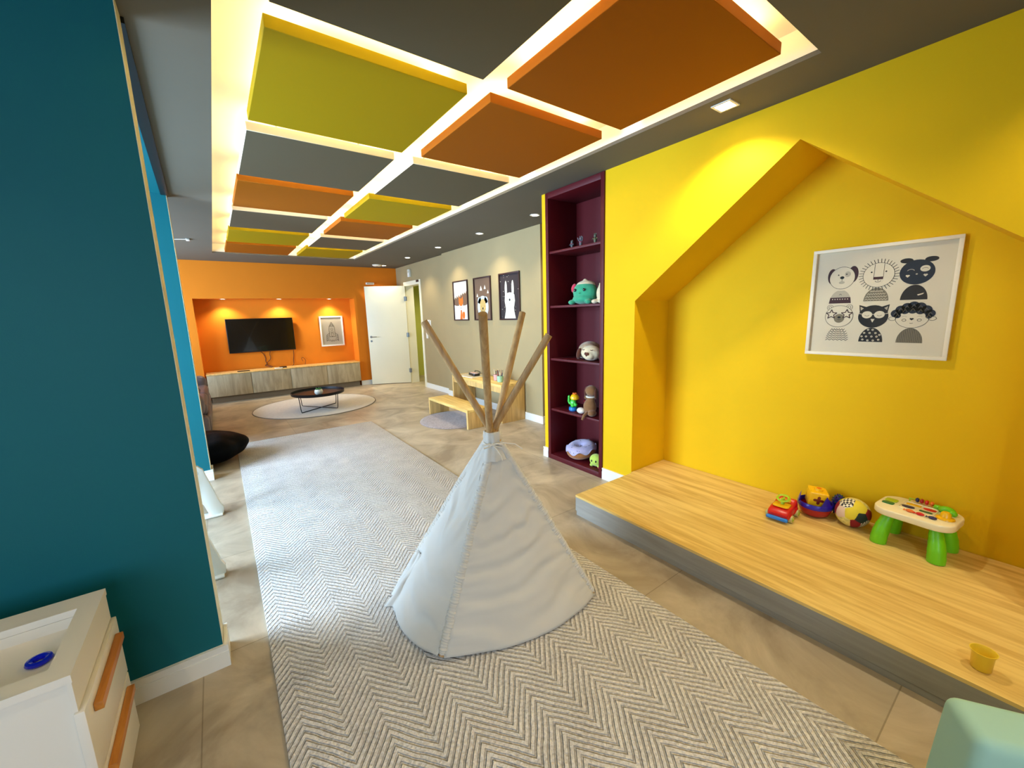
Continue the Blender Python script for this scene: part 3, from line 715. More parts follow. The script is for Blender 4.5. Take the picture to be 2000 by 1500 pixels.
for (y, lab, art, ms_) in ((6.01, 'dark-framed poster of an orange fox in snow, leftmost of three on the grey wall', art_fox, [CREAM, BROWN, FOX, INK, mat('snow_ink', srgb(246, 240, 228), .8)]),
                           (5.335, 'framed poster of a tan face in a pale hood, middle of three', art_bear, [BROWN, PALEB, TAN, INK, CREAM]),
                           (4.635, 'dark-framed poster of a white rabbit on starry black, rightmost of three on the grey wall', art_bun, [CHAR, CREAM, INK, TAN])):
    picture('animal_poster', lab, 'poster', (3.359, y, 1.68), R(-90), .485, .645, .02, .02, DFR, art, ms_, group='three animal posters on the grey wall', glass=False)
def art_rocket(A, w, h):  # 0 grey paper 1 ink
    lw = .007; z0 = -.02
    A.line([(-.05, .12+z0), (-.058, .04+z0), (-.055, -.10+z0), (.055, -.10+z0), (.058, .04+z0), (.05, .12+z0)], lw, 1)
    A.line([(-.05, .12+z0), (0, .21+z0), (.05, .12+z0)], lw, 1, closed=True)
    A.line([(-.03, .13+z0), (0, .18+z0), (.03, .13+z0), (0, .15+z0)], lw*.8, 1, closed=True)
    A.ring(0, .06+z0, .022, .022, lw*.8, 1); A.ring(0, -.05+z0, .02, .045, lw*.8, 1)
    for s_ in (-1, 1):
        A.line([(s_*.055, -.02+z0), (s_*.11, -.06+z0), (s_*.12, -.19+z0), (s_*.09, -.17+z0), (s_*.055, -.19+z0)], lw, 1)
        for i in range(5): A.line([(s_*.065, -.06+z0-.022*i), (s_*.108, -.075+z0-.022*i)], lw*.7, 1)
    A.line([(-.055, -.16+z0), (-.02, -.20+z0), (0, -.17+z0), (.02, -.20+z0), (.055, -.16+z0)], lw, 1)
    for i in range(4): A.line([(-.035+.022*i, .02+z0), (-.035+.022*i, -.03+z0)], lw*.5, 1)
picture('rocket_picture', 'white-framed grey drawing of a rocket beside the television', 'picture', (2.054, NB-.001, 1.19), 0, .468, .635, .028, .022, WHITEPL, art_rocket, [mat('grey_paper', srgb(172, 164, 146), .8), INK])

# ================================================================ TELEVISION AND CABINET
root = thing('television', 'large black flat television mounted on the orange niche wall', 'television', (.75, NB, 1.178))
MB().box(-.562, .562, -.085, -.045, -.322, .322, bev=.006).build('housing', BLACK, parent=root)
MB().box(-.552, .552, -.0862, -.0852, -.306, .314).build('screen', mat('black_glass', srgb(5, 5, 6), .12, coat=.5), parent=root, label='glossy black screen')
MB().box(-.2, .2, -.045, -.001, -.15, .15, bev=.004).build('wall_bracket', DARKM, parent=root)
root = thing('media_cabinet', 'long low grey-oak media cabinet with four flat doors below the television', 'cabinet', (1.125, 9.15, 0))
CX0, CX1, CY0, CY1 = -.205, 2.455, 8.955, 9.385
MB().box(CX0, CX1, CY0+.02, CY1, .112, .505).build('body', GREYOAK, parent=root, w=True)
MB().box(CX0-.004, CX1+.004, CY0-.004, CY1, .506, .527, bev=.002).build('top', OAKX, parent=root, w=True)
MB().box(CX0+.03, CX1-.03, CY0+.03, CY1-.02, .0005, .111).build('plinth', mat('plinth_brown', srgb(110, 96, 76), .7), parent=root, w=True)
dx = [CX0, .464, 1.121, 1.787, CX1]
for i in range(4):
    MB().box(dx[i]+.004, dx[i+1]-.004, CY0, CY0+.019, .114, .503, bev=.0015).build('door', GREYOAK, parent=root, w=True)
# cables and small electronics on the cabinet
CAB = mat('cable_rubber', srgb(60, 22, 16), .6)
def cable(name, pts, label, r=.005):
    # smooth the points
    P_ = [Vector(p) for p in pts]; out = []
    for i in range(len(P_)-1):
        p0 = P_[max(i-1, 0)]; p1 = P_[i]; p2 = P_[i+1]; p3 = P_[min(i+2, len(P_)-1)]
        for k in range(6):
            t = k/6; out.append(.5*((2*p1)+(-p0+p2)*t+(2*p0-5*p1+4*p2-p3)*t*t+(-p0+3*p1-3*p2+p3)*t**3))
    out.append(P_[-1]); MB().tube(out, r, seg=7).build(name, CAB, loc=tuple(P_[-1]), w=True, label=label, cat='cable')
yc = NB-.012; zt = .533
cable('power_cable', [(.70, yc-.03, .848), (.74, yc, .80), (.765, yc, .72), (.76, yc, .66), (.78, yc, .60), (.745, yc, .575), (.80, yc-.05, .55), (.84, yc-.10, zt)], 'dark cable hanging in a bend below the middle of the television')
cable('power_cable', [(.86, yc-.03, .848), (.845, yc-.006, .79), (.855, yc-.006, .72), (.83, yc-.01, .67), (.78, yc-.014, .63), (.775, yc-.02, .585), (.83, yc-.03, .56), (.87, yc-.06, zt)], 'dark cable dropping from the television beside a bent one and crossing it')
cable('power_cable', [(1.27, yc-.03, .848), (1.272, yc, .76), (1.255, yc, .64), (1.25, yc-.02, .56), (1.22, yc-.05, zt)], 'dark cable hanging straight from the right end of the television')
cable('cable_loop', [(1.42, yc-.03, .60), (1.40, yc-.03, .66), (1.43, yc-.03, .675), (1.47, yc-.03, .62), (1.465, yc-.03, .57), (1.45, yc-.05, zt)], 'small dark cable loop standing on the cabinet right of the television', r=.004)
MB().box(-.06, .06, -.05, .05, 0, .022, bev=.004).box(-.045, .045, -.051, -.05, .006, .014, mi=1).build('media_box', [BLACK, DARKM], loc=(1.02, 9.12, .5275), label='small black set-top box on the cabinet below the television', cat='electronics')
MB().box(-.07, .07, -.02, .02, 0, .018, bev=.004).box(-.05, .05, -.012, .012, .018, .0195, mi=1).build('power_strip', [WHITEPL, LINK], loc=(.93, 9.0, .5275), label='small white power strip at the front of the cabinet top', cat='electronics')
MB().box(-.10, .10, -.018, .018, 0, .014, bev=.004).box(-.08, .08, -.01, .01, .014, .0155, mi=1).build('remote_control', [BLACK, DARKM], loc=(.36, 9.05, .5275), rz=.12, label='black remote control lying on the left of the cabinet top', cat='remote')

# ================================================================ COFFEE TABLE
root = thing('coffee_table', 'low round black tray coffee table with crossed wire legs on the round rug', 'table', (1.25, 7.13, .0108))
BM = mat('black_metal', srgb(20, 20, 26), .4, metal=.3)
MB().lathe([(0, .245), (.385, .245), (.395, .25), (.398, .292), (.392, .292), (.386, .258), (0, .256)], seg=64).build('tray_top', BM, parent=root)
for a in (35, 125):
    c_, s_ = math.cos(R(a)), math.sin(R(a))
    P_ = lambda r_, z: (r_*c_, r_*s_, z)
    z0 = .006 if a == 35 else .018
    MB().tube([P_(-.392, .25), P_(-.372, .04), P_(-.362, z0), P_(-.35, z0)]+[P_(-.34+.068*i, z0) for i in range(11)]+[P_(.35, z0), P_(.362, z0), P_(.372, .04), P_(.392, .25)], .006, seg=8).build('wire_leg', BM, parent=root)
root = thing('potted_plant', 'small green succulent in a rounded white pot on the black coffee table', 'plant', (1.225, 6.93, .2695))
MB().lathe([(0, 0), (.035, 0), (.058, .02), (.064, .045), (.056, .075), (.046, .085), (.042, .082), (.05, .07), (0, .068)], seg=28).build('pot', WHITEPL, parent=root)
b = MB()
for i in range(16):
    a = i*2.4; r_ = .012+.0018*i; b.ell((r_*math.cos(a), r_*math.sin(a), .085+.006*(i % 3)), (.018, .008, .006), (0, -35, math.degrees(a)), u=10, v=6)
b.build('leaves', mat('succulent_green', srgb(70, 130, 60), .5), parent=root)

# ================================================================ CHILD'S DESK AND BENCH
def slab_table(name, label, cat, x0, x1, y0, y1, h, t, apron=None):
    root = thing(name, label, cat, ((x0+x1)/2, (y0+y1)/2, 0))
    MB().box(x0, x1, y0, y1, h-t, h, bev=.0015).build('top', [OAK], parent=root, w=True)
    for ya, yb in ((y0, y0+t), (y1-t, y1)):
        MB().box(x0, x1, ya, yb, .001, h-t-.0005, bev=.0015).build('side_panel', OAKX, parent=root, w=True)
    if apron: MB().box(x0+.012, x0+.028, y0+t+.001, y1-t-.001, h-t-apron, h-t-.001).build('apron', OAKX, parent=root, w=True)
    MB().box(x1-.02, x1-.004, y0+t+.001, y1-t-.001, h*.62, h-t-.001).build('back_rail', OAKX, parent=root, w=True)
slab_table('play_desk', "child's oak desk with slab sides against the grey wall below the posters", 'desk', 2.955, 3.34, 4.33, 5.70, .52, .035, .075)
slab_table('bench', 'low oak slab bench in front of the small desk', 'bench', 2.462, 2.775, 4.385, 5.54, .25, .035)
def pen_cup(x, y, col, label, seed):
    root = thing('pencil_cup', label, 'pencil pot', (x, y, .5205))
    MB().lathe([(0, 0), (.036, 0), (.042, .004), (.046, .085), (.043, .085), (.039, .006), (0, .006)], seg=28).build('cup', mat('cup_'+str(seed), col, .6), parent=root)
    random.seed(seed); pc = [srgb(60, 40, 30), srgb(120, 30, 30), srgb(230, 220, 190), srgb(50, 50, 70)]
    for k in range(7):
        a = k*.9+seed; c_ = Vector((.022*math.cos(a), .022*math.sin(a), .009)); t_ = Vector((.040*math.cos(a+.3), .040*math.sin(a+.3), .15+random.uniform(-.02, .02)))
        d = (t_-c_).normalized()
        MB().cyl(c_, t_, .0038, seg=6).cyl(t_, t_+d*.012, .0038, .0008, seg=6, mi=1).build('pencil', [mat('pencil_%d_%d' % (seed, k), pc[k % 4], .5), OAKX], parent=root)
pen_cup(3.15, 4.72, srgb(222, 160, 150), 'pink cup of pencils on the small desk', 1)
pen_cup(3.11, 4.575, srgb(156, 196, 160), 'pale green cup of pencils on the small desk', 2)
MB().box(-.15, .15, -.21, .21, 0, .006, bev=.001).box(-.148, .148, -.208, .208, .0062, .0085, mi=1).build('drawing_pad', [WHITEPL, PAPER], loc=(3.14, 5.38, .5205), rz=R(4), label='white drawing pad lying on the far end of the small desk', cat='paper')
root = thing('pencil_case', 'black open pencil case with pale lining on the drawing pad', 'case', (3.15, 5.34, .5295), R(80))
MB().prism(rrect(.24, .11, .03), 0, .032, bev=.003).build('shell', BLACK, parent=root)
MB().prism(rrect(.20, .07, .02), .0325, .040).build('lining', mat('pale_pink_lining', srgb(214, 176, 164), .8), parent=root, label='pale pink lining')
MB().tube([(-.11, -.05, .03), (-.10, -.058, .055), (0, -.062, .062), (.10, -.058, .055), (.11, -.05, .03)], .006).build('lid_rim', BLACK, parent=root)

# ================================================================ SWITCHES AND SMALL WALL DEVICES
def plate(y, z, w_, h_, label, keys=2):
    root = thing('wall_switch', label, 'switch', (XD, y, z), R(-90))
    MB().box(-w_/2, w_/2, -.009, -.0005, -h_/2, h_/2, bev=.002).build('plate', WHITEPL, parent=root)
    for k in range(keys):
        x = (k-(keys-1)/2)*.03; MB().box(x-.012, x+.012, -.013, -.0092, -h_*.35, h_*.35, bev=.001).build('rocker', WHITEPL, parent=root)
plate(7.46, 1.31, .10, .13, 'white light switch beside the doorway, upper of two on its left'.replace(' on its left', ''), 2)
plate(7.57, 1.07, .08, .12, 'white light switch nearest the door frame, lower of the two', 1)
plate(7.40, 1.30, .07, .13, 'white intercom plate right of the upper light switch', 1)
root = thing('exit_lamp', 'small white emergency lamp on the grey wall above the doorway', 'lamp', (XD, 8.22, 2.33), R(-90))
MB().box(-.045, .045, -.05, -.0005, -.075, .075, bev=.006).build('housing', WHITEPL, parent=root)
MB().cyl((0, -.0505, .03), (0, -.058, .03), .028, seg=18).build('lens', PAPER, parent=root)
root = thing('door_sign', 'small dark plate on the top right of the door frame', 'sign', (fx0-.0005, 7.86, DZ+.03), R(-90))
MB().box(-.06, .06, -.008, 0, -.022, .022, bev=.001).build('plate', DFR, parent=root)
root = thing('emergency_light', 'small white emergency light on the orange wall just above the open door', 'lamp', (2.83, FY, 2.17))
MB().box(-.085, .085, -.04, -.0005, -.022, .022, bev=.005).build('housing', WHITEPL, parent=root); MB().box(-.07, .07, -.043, -.0402, -.012, .012).build('diffuser', LINK, parent=root)
root = thing('smoke_detector', 'flat white round detector on the ceiling near the far orange wall', 'detector', (2.86, 8.55, C))
MB().lathe([(0, -.028), (.07, -.026), (.09, -.012), (.095, -.0005)], seg=32).build('cover', WHITEPL, parent=root); MB().cyl((0, 0, -.032), (0, 0, -.0285), .02, seg=16).build('sensor', LINK, parent=root)
root = thing('ceiling_sensor', 'thin white sensor bar with its cable on the ceiling by the left pillar', 'sensor', (-.125, 6.84, C))
MB().box(-.02, .02, -.05, .05, -.02, -.0005, bev=.004).build('housing', WHITEPL, parent=root)
MB().tube([(-.02, 0, -.006), (-.14, .05, -.006), (-.3, .1, -.006)], .004, seg=6).build('cord', WHITEPL, parent=root)

# ================================================================ LEFT SIDE: SOFA, BEAN BAG, WHITE STANDS, TOY CABINET
LEA = mat('dark_grey_leather', srgb(112, 104, 114), .42, var=.1, vscale=12, bump=.3, bscale=180)
root = thing('recliner_sofa', 'dark grey leather recliner sofa mostly hidden behind the teal pillars', 'sofa', (-.75, 7.1, 0))
SX, SYa, SYb = -.168, 5.95, 8.35
MB().box(-1.3, SX-.05, SYa+.05, SYb-.05, .06, .30, bev=.03, seg=3).build('base', LEA, parent=root, w=True)
for y0, y1 in ((SYa, SYa+.24), (SYb-.24, SYb)):
    r2 = MB(); r2.box(-1.3, SX-.01, y0, y1, .07, .34, bev=.06, seg=4); r2.build('arm', LEA, parent=root, w=True)
    MB().box(-1.3, SX-.03, y0-.01, y1+.01, .345, .60, bev=.085, seg=5).build('arm_pad', LEA, parent=root, w=True)
ym = (SYa+SYb)/2
for y0, y1 in ((SYa+.245, ym-.003), (ym+.003, SYb-.245)):
    MB().box(-1.05, SX-.012, y0, y1, .305, .47, bev=.06, seg=4).build('seat_cushion', LEA, parent=root, w=True)
    MB().box(-1.38, -1.06, y0, y1, .30, .98, bev=.09, seg=4).build('back_cushion', LEA, parent=root, w=True)
    MB().box(SX-.049, SX, y0+.002, y1-.002, .08, .30, bev=.02, seg=3).build('footrest', LEA, parent=root, w=True)
for x, y in ((-.27, SYa+.12), (-.27, SYb-.12), (-1.2, SYa+.12), (-1.2, SYb-.12)):
    MB().cyl((x, y, .0005), (x, y, .075), .02, .028).build('foot', BLACK, parent=root, w=True)
root = thing('cushion', 'small grey and dark red patterned cushion on the arm of the sofa', 'cushion', (-.42, 6.07, .602))
MB().box(-.17, .20, -.10, .12, 0, .07, bev=.03, seg=4).build('cover', mat('patterned_fabric', srgb(104, 84, 96), .9, var=.5, vscale=18), parent=root)
b = MB(); b.ell((0, 0, .155), (.43, .36, .165), u=48, v=28)
for v in b.bm.verts:
    p = v.co.copy(); a = math.atan2(p.y, p.x); rr = math.hypot(p.x, p.y)
    f = 1+.035*math.sin(a*7+p.z*9)+.05*noise.noise(p*5)+.03*noise.noise(p*13)
    v.co.x *= f; v.co.y *= f; v.co.z = max(.004, p.z*(1+.12*noise.noise(p*6+Vector((3, 3, 3))))-.01)
    if p.z < .09: v.co.z *= .7
BL = mat('black_vinyl', srgb(6, 7, 11), .6, spec=.08, bump=.35, bscale=25)
root = thing('bean_bag', 'flattened black vinyl bean bag beside the far teal pillar at the rug edge', 'bean bag', (-.285, 5.17, .014))
b.build('bag', BL, parent=root, mods=(SMOOTH,))
MB().tube([(.43*math.cos(a)*.93, .36*math.sin(a)*.93, .155+.02*math.sin(3*a)) for a in [R(6*i) for i in range(60)]], .004, closed=True, seg=6).build('seam', BL, parent=root)

def white_stand(y, label, x=-.10):
    root = thing('plastic_stand', label, 'plastic stand', (x-.17, y, 0), 0, 'white plastic stands behind the near pillar')
    # splayed A-shaped end: narrow rounded top with a loop, wide foot with an arched cut-out; local x right, z up
    out = [(.168, .012), (.172, .055), (.155, .09), (.092, .33), (.082, .375), (.055, .405), (0, .418), (-.055, .405), (-.082, .375), (-.092, .33), (-.155, .09), (-.172, .055), (-.168, .012), (-.155, 0), (-.10, 0), (-.075, .03), (-.055, .10), (-.03, .145), (0, .16), (.03, .145), (.055, .10), (.075, .03), (.10, 0), (.155, 0)]
    MB().prism(out, -.018, .018, 'Y', bev=.006).build('end_panel', WHITEPL, parent=root)
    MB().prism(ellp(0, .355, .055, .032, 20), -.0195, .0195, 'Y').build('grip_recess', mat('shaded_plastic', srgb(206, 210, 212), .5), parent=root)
    MB().box(-.16, .16, -.05, .05, .001, .012, bev=.004).build('foot_plate', WHITEPL, parent=root)
white_stand(3.67, 'white moulded plastic stand with splayed arched foot, the farther one beside the teal pillar', -.104)
white_stand(2.74, 'white plastic stand with splayed arched foot, the nearer one, half hidden by the teal pillar', -.112)

# toy cabinet at the lower left
root = thing('toy_cabinet', 'small white cabinet with an inset tray top and wooden drawer bars by the teal wall', 'cabinet', (-.75, 1.585, 0))
KX, KY0, KY1, KZ = -.397, 1.378, 1.795, .58
WL = mat('white_laminate', srgb(236, 228, 214), .4, var=.01, vscale=4)
b = MB(); tx0, tx1, ty0, ty1 = -1.05, -.448, 1.435, 1.715
b.box(-1.1, KX, KY0, ty0, KZ-.022, KZ); b.box(-1.1, KX, ty1, KY1, KZ-.022, KZ); b.box(tx1, KX, ty0, ty1, KZ-.022, KZ); b.box(-1.1, tx0, ty0, ty1, KZ-.022, KZ)
b.build('top', WL, parent=root, w=True)
b = MB(); tz = KZ-.055
b.box(tx0, tx1, ty0, ty1, tz-.006, tz); b.box(tx0-.006, tx0, ty0-.006, ty1+.006, tz-.006, KZ-.023); b.box(tx1, tx1+.006, ty0-.006, ty1+.006, tz-.006, KZ-.023)
b.box(tx0, tx1, ty0-.006, ty0, tz-.006, KZ-.023); b.box(tx0, tx1, ty1, ty1+.006, tz-.006, KZ-.023)
b.build('tray', WL, parent=root, w=True)
b = MB(); b.box(-1.09, KX-.012, KY0+.012, KY0+.028, .02, KZ-.023); b.box(-1.09, KX-.012, KY1-.028, KY1-.012, .02, KZ-.023)
b.box(-1.09, -1.07, KY0+.03, KY1-.03, .02, KZ-.023); b.box(-1.07, KX-.012, KY0+.03, KY1-.03, .02, .036)
b.build('carcass', WL, parent=root, w=True)
MB().box(KX-.011, KX-.002, KY0+.002, KY1-.002, .472, KZ-.0225).build('upper_panel', WL, parent=root, w=True)
HW = wood('handle_wood', srgb(208, 136, 52), srgb(178, 104, 30), 'Y', scale=2)
for z0, z1, hz in ((.258, .470, .425), (.03, .252, .222)):
    d = MB().box(KX-.011, KX+.010, KY0-.004, KY1+.002, z0, z1, bev=.002).build('drawer', WL, parent=root, w=True)
    MB().box(KX+.0105, KX+.030, KY0+.055, KY1-.05, hz-.012, hz+.012, bev=.002).build('handle', HW, parent=d, w=True, label='orange-brown wooden bar handle')
b = MB().lathe([(.010, .004), (.013, .0), (.023, .0), (.028, .006), (.026, .012), (.019, .014), (.012, .011)], seg=32, close=True)
b.build('toy_ring', mat('blue_plastic', srgb(10, 20, 200), .25, coat=.3), loc=(-.503, 1.578, tz+.0005), label='blue plastic ring lying in the tray of the white cabinet', cat='toy')

# ================================================================ MINT SEAT
MINT = mat('mint_vinyl', srgb(162, 203, 188), .75, var=.02, vscale=5)
root = thing('upholstered_seat', 'pale mint upholstered seat back with rounded corner, cut off at the lower right', 'seat', (1.45, -.10, 0))
T0 = Vector((1.374, .086)); d2 = Vector((.53, -.85)).normalized(); d1 = Vector((-.85, -.53)).normalized()
def foot(z, grow):
    g = grow*(1-z/.45)
    a = T0-d2*g-d1*g; w2 = .55+2*g; w1 = .14+1.6*g
    pts = [a, a+d2*w2, a+d2*w2+d1*w1, a+d1*w1]
    return pts
t = bmesh.new(); rings = []
for z, g in ((.012, .02), (.2, .02), (.35, .02), (.475, .02)):
    pts = foot(z, g); rings.append([t.verts.new((p.x, p.y, z)) for p in pts])
t.faces.new(rings[0]); t.faces.new(rings[-1])
for a, c_ in zip(rings, rings[1:]):
    for k in range(4): t.faces.new((a[k], a[(k+1) % 4], c_[(k+1) % 4], c_[k]))
bmesh.ops.recalc_face_normals(t, faces=t.faces)
es = [e for e in t.edges if not (abs(e.verts[0].co.z-e.verts[1].co.z) < 1e-5 and e.verts[0].co.z in (.2, .35))]
top_e = [e for e in t.edges if e.verts[0].co.z > .01 and (abs(e.verts[0].co.z-e.verts[1].co.z) > 1e-4 or e.verts[0].co.z > .44 or e.verts[0].co.z < .02)]
bmesh.ops.bevel(t, geom=top_e, offset=.028, segments=6, affect='EDGES', profile=.5)
m = MB(); m.bm.free(); m.bm = t; m.build('padded_back', MINT, parent=root, w=True, ang=50)
MB().tube([(foot(z, .02)[3]+d2*.035-d1*.001).to_3d()+Vector((0, 0, z)) for z in (.05, .15, .25, .35, .40)], .0022, seg=6).build('seam', MINT, parent=root, w=True)

# ================================================================ TOYS ON THE PLATFORM
Z0 = .1525
def pl(n, c, **k): return mat(n, srgb(*c), k.pop('rough', .3), coat=.2, **k)
RED = pl('toy_red', (214, 22, 20)); LIME = pl('toy_lime', (176, 206, 40)); BLUE = pl('toy_blue', (40, 130, 220)); TYEL = pl('toy_yellow', (246, 190, 20)); CRM = pl('toy_cream', (200, 196, 130)); DBLUE = pl('toy_dark_blue', (34, 24, 160)); GRN = pl('toy_green', (112, 206, 16), rough=.4)
DGRN = pl('toy_dark_green', (20, 110, 60)); DRED = pl('toy_dark_red', (170, 16, 30)); OFFW = pl('toy_white', (244, 234, 196)); TNAVY = pl('toy_navy', (34, 34, 84)); TOR = pl('toy_orange', (230, 110, 30))
# red car, nose towards the room (local -x)
root = thing('toy_car', 'red plastic toy car with blue bumper and lime steering wheel on the platform', 'toy car', (2.715, .925, Z0), R(4))
b = MB(); b.prism([(-.095, .028), (-.098, .05), (-.085, .066), (-.05, .078), (-.02, .08), (.0, .078), (.03, .082), (.05, .10), (.072, .10), (.09, .075), (.095, .045), (.09, .022), (-.088, .02)], -.055, .055, 'Y', bev=.012, seg=4)
b.build('body', RED, parent=root)
for sx in (-1, 1):
    for sy in (-1, 1):
        MB().ell((sx*.055, sy*.046, .036), (.033, .018, .03), u=18, v=10).build('fender', RED, parent=root)
        wl = MB().cyl((sx*.055, sy*.050, .0225), (sx*.055, sy*.070, .0225), .0225, seg=24).build('wheel', CRM, parent=root)
        MB().cyl((sx*.055, sy*.0702, .0225), (sx*.055, sy*.074, .0225), .012, seg=16).build('hub', LIME, parent=wl)
MB().box(-.112, -.092, -.058, .058, .012, .034, bev=.008, seg=3).build('bumper', BLUE, parent=root)
MB().prism(rrect(.075, .085, .015, cx=-.028), .0805, .088, bev=.002).build('dashboard', TYEL, parent=root)
s_ = MB(); s_.lathe([(.022, .0), (.030, -.006), (.038, 0), (.030, .006)], c=(-.01, 0, .122), seg=28, close=True, mx=Matrix.Rotation(R(-18), 4, 'Y'))
s_.cyl((-.018, 0, .085), (-.012, 0, .118), .010).box(-.034, .014, -.005, .005, .117, .123); s_.build('steering_wheel', LIME, parent=root)
MB().box(.02, .05, -.03, .03, .083, .10, bev=.006).build('seat', TYEL, parent=root)
# nesting bowl with the shape-sorter cube
root = thing('toy_bowl', 'round toy bowl with red base and pointed blue rim holding the yellow cube', 'toy', (2.885, .812, Z0))
MB().lathe([(0, 0), (.04, 0), (.07, .016), (.084, .045), (.086, .06), (.082, .06), (.08, .046), (.066, .02), (.04, .006), (0, .006)], seg=40).build('base', DRED, parent=root)
b = MB(); b.lathe([(.0865, .060), (.091, .065), (.091, .085), (.086, .092), (.082, .086), (.0825, .062)], seg=40, close=True)
for a in (110, 235, 350):
    ca, sa = math.cos(R(a)), math.sin(R(a)); tg = Vector((-sa, ca, 0)); ro = Vector((ca, sa, 0))
    t = bmesh.new(); q = [t.verts.new(ro*.087+tg*-.035+Vector((0, 0, .085))), t.verts.new(ro*.087+tg*.035+Vector((0, 0, .085))), t.verts.new(ro*.075+tg*.01+Vector((0, 0, .15))), t.verts.new(ro*.079+tg*-.030+Vector((0, 0, .085))), t.verts.new(ro*.079+tg*.030+Vector((0, 0, .085)))]
    t.faces.new((q[0], q[1], q[2])); t.faces.new((q[4], q[3], q[2])); t.faces.new((q[0], q[2], q[3])); t.faces.new((q[1], q[4], q[2])); t.faces.new((q[0], q[3], q[4], q[1]))
    b._m(t)
b.build('rim', DBLUE, parent=root, label='dark blue rim with three points')
root = thing('shape_sorter_cube', 'yellow shape-sorter cube with cross and star cut-outs sitting in the toy bowl', 'toy', (2.883, .812, Z0+.0735)); root.rotation_euler = (R(5), R(-6), R(28))
b = MB(); b.box(-.048, .048, -.048, .048, 0, .096, bev=.008, seg=3); b.build('body', TYEL, parent=root)
MAROON2 = pl('cutout_maroon', (120, 30, 20))
cross = [(.008, .008), (.022, .008), (.028, .0), (.022, -.008), (.008, -.008), (.008, -.022), (0, -.028), (-.008, -.022), (-.008, -.008), (-.022, -.008), (-.028, 0), (-.022, .008), (-.008, .008), (-.008, .022), (0, .028), (.008, .022)]
for nm, mx in (('cutout', Matrix.Translation((-.0485, 0, .048)) @ Matrix.Rotation(R(-90), 4, 'Y')), ('cutout', Matrix.Translation((0, -.0485, .048)) @ Matrix.Rotation(R(90), 4, 'X'))):
    MB().prism(cross, -.0003, .0006, 'Z', mx=mx).build('cutout', MAROON2, parent=root)
MB().cyl((0, 0, .0962), (0, 0, .108), .022, .020, seg=24).build('knob', TYEL, parent=root)
b = MB(); b.cyl((0, 0, .1082), (0, 0, .1086), .013, seg=20); b.build('cutout', TOR, parent=root)
# textured blue-green ball between bowl and patchwork ball
b = MB(); b.ell((0, 0, .068), (.036, .036, .066), u=24, v=14, mi=0)
random.seed(4)
for i in range(90):
    z = 1-2*(i+.5)/90; a = i*2.39996; r_ = math.sqrt(1-z*z); d = Vector((r_*math.cos(a), r_*math.sin(a), z)); c_ = Vector((d.x*.035, d.y*.035, .068+d.z*.065))
    if c_.z > .004: b.cyl(c_, c_+d*.006, .005, .002, seg=6, mi=1+(i % 2))
root = thing('knobbly_toy', 'blue and green knobbly rounded toy wedged between the toy bowl and the patchwork ball', 'toy', (2.984, .722, Z0)); b.build('shell', [DBLUE, DGRN, TNAVY], parent=root, ang=60)
# patchwork ball
CHK = bpy.data.materials.new('checker_fabric'); N, L, P = nodes(CHK); tc = N.new('ShaderNodeTexCoord'); ck = N.new('ShaderNodeTexChecker'); ck.inputs['Scale'].default_value = 85
ck.inputs[1].default_value = srgb(235, 228, 205); ck.inputs[2].default_value = srgb(24, 24, 40); mpn = N.new('ShaderNodeMapping'); mpn.inputs['Rotation'].default_value = (.3, .2, .7)
L.new(tc.outputs['Object'], mpn.inputs[0]); L.new(mpn.outputs[0], ck.inputs[0]); L.new(ck.outputs[0], P.inputs['Base Color'])
STRP = bpy.data.materials.new('striped_fabric'); N, L, P = nodes(STRP); tc = N.new('ShaderNodeTexCoord'); wv = N.new('ShaderNodeTexWave'); wv.inputs['Scale'].default_value = 38; cr = N.new('ShaderNodeValToRGB')
cr.color_ramp.interpolation = 'CONSTANT'; cr.color_ramp.elements[0].color = srgb(36, 14, 30); cr.color_ramp.elements[1].position = .5; cr.color_ramp.elements[1].color = srgb(232, 226, 210); L.new(tc.outputs['Object'], wv.inputs[0]); L.new(wv.outputs[0], cr.inputs[0]); L.new(cr.outputs[0], P.inputs['Base Color'])
FY_ = mat('yellow_fabric', srgb(228, 206, 50), .8, bump=.3, bscale=90); FP_ = mat('pink_fabric', srgb(226, 196, 168), .8, bump=.3, bscale=90); FC_ = mat('cream_print_fabric', srgb(222, 208, 120), .8, var=.3, vscale=70); FD_ = mat('dark_green_fabric', srgb(30, 44, 40), .8); FM_ = mat('maroon_fabric', srgb(140, 16, 26), .8)
BR = .084; b = MB(); t = bmesh.new(); bmesh.ops.create_icosphere(t, subdivisions=6, radius=BR)
def dv(a, z): return Vector((math.cos(R(a))*math.sqrt(1-z*z), math.sin(R(a))*math.sqrt(1-z*z), z))
# directions seen from the camera side (camera lies towards azimuth ~190 deg and above)
pat = [(dv(150, .80), 2), (dv(150, .15), 1), (dv(185, .25), 0), (dv(225, -.02), 4), (dv(262, .22), 5), (dv(245, -.45), 6), (dv(205, -.5), 5), (dv(230, .72), 0), (dv(290, .7), 3), (dv(170, -.5), 3), (dv(60, .7), 0), (dv(20, .1), 3), (dv(80, -.1), 4), (dv(320, -.1), 1), (dv(0, -.8), 5), (dv(110, .2), 5), (dv(0, .9), 3), (dv(100, -.6), 0), (dv(300, -.5), 3), (dv(350, .3), 0)]
t.faces.ensure_lookup_table()
fm = []
for f in t.faces:
    c_ = f.calc_center_median().normalized(); ds = sorted(((c_-d).length, k) for d, k in pat); fm.append((ds[0][1], ds[1][0]-ds[0][0]))
for f, (k, g) in zip(t.faces, fm): f.material_index = k
for v in t.verts:
    g = min(fm[f.index][1] for f in v.link_faces); v.co *= 1-.012*max(0, 1-g/.08)
me = bpy.data.meshes.new('tmp'); t.to_mesh(me); t.free(); b.bm.from_mesh(me)
bmesh.ops.translate(b.bm, vec=(0, 0, BR), verts=b.bm.verts)
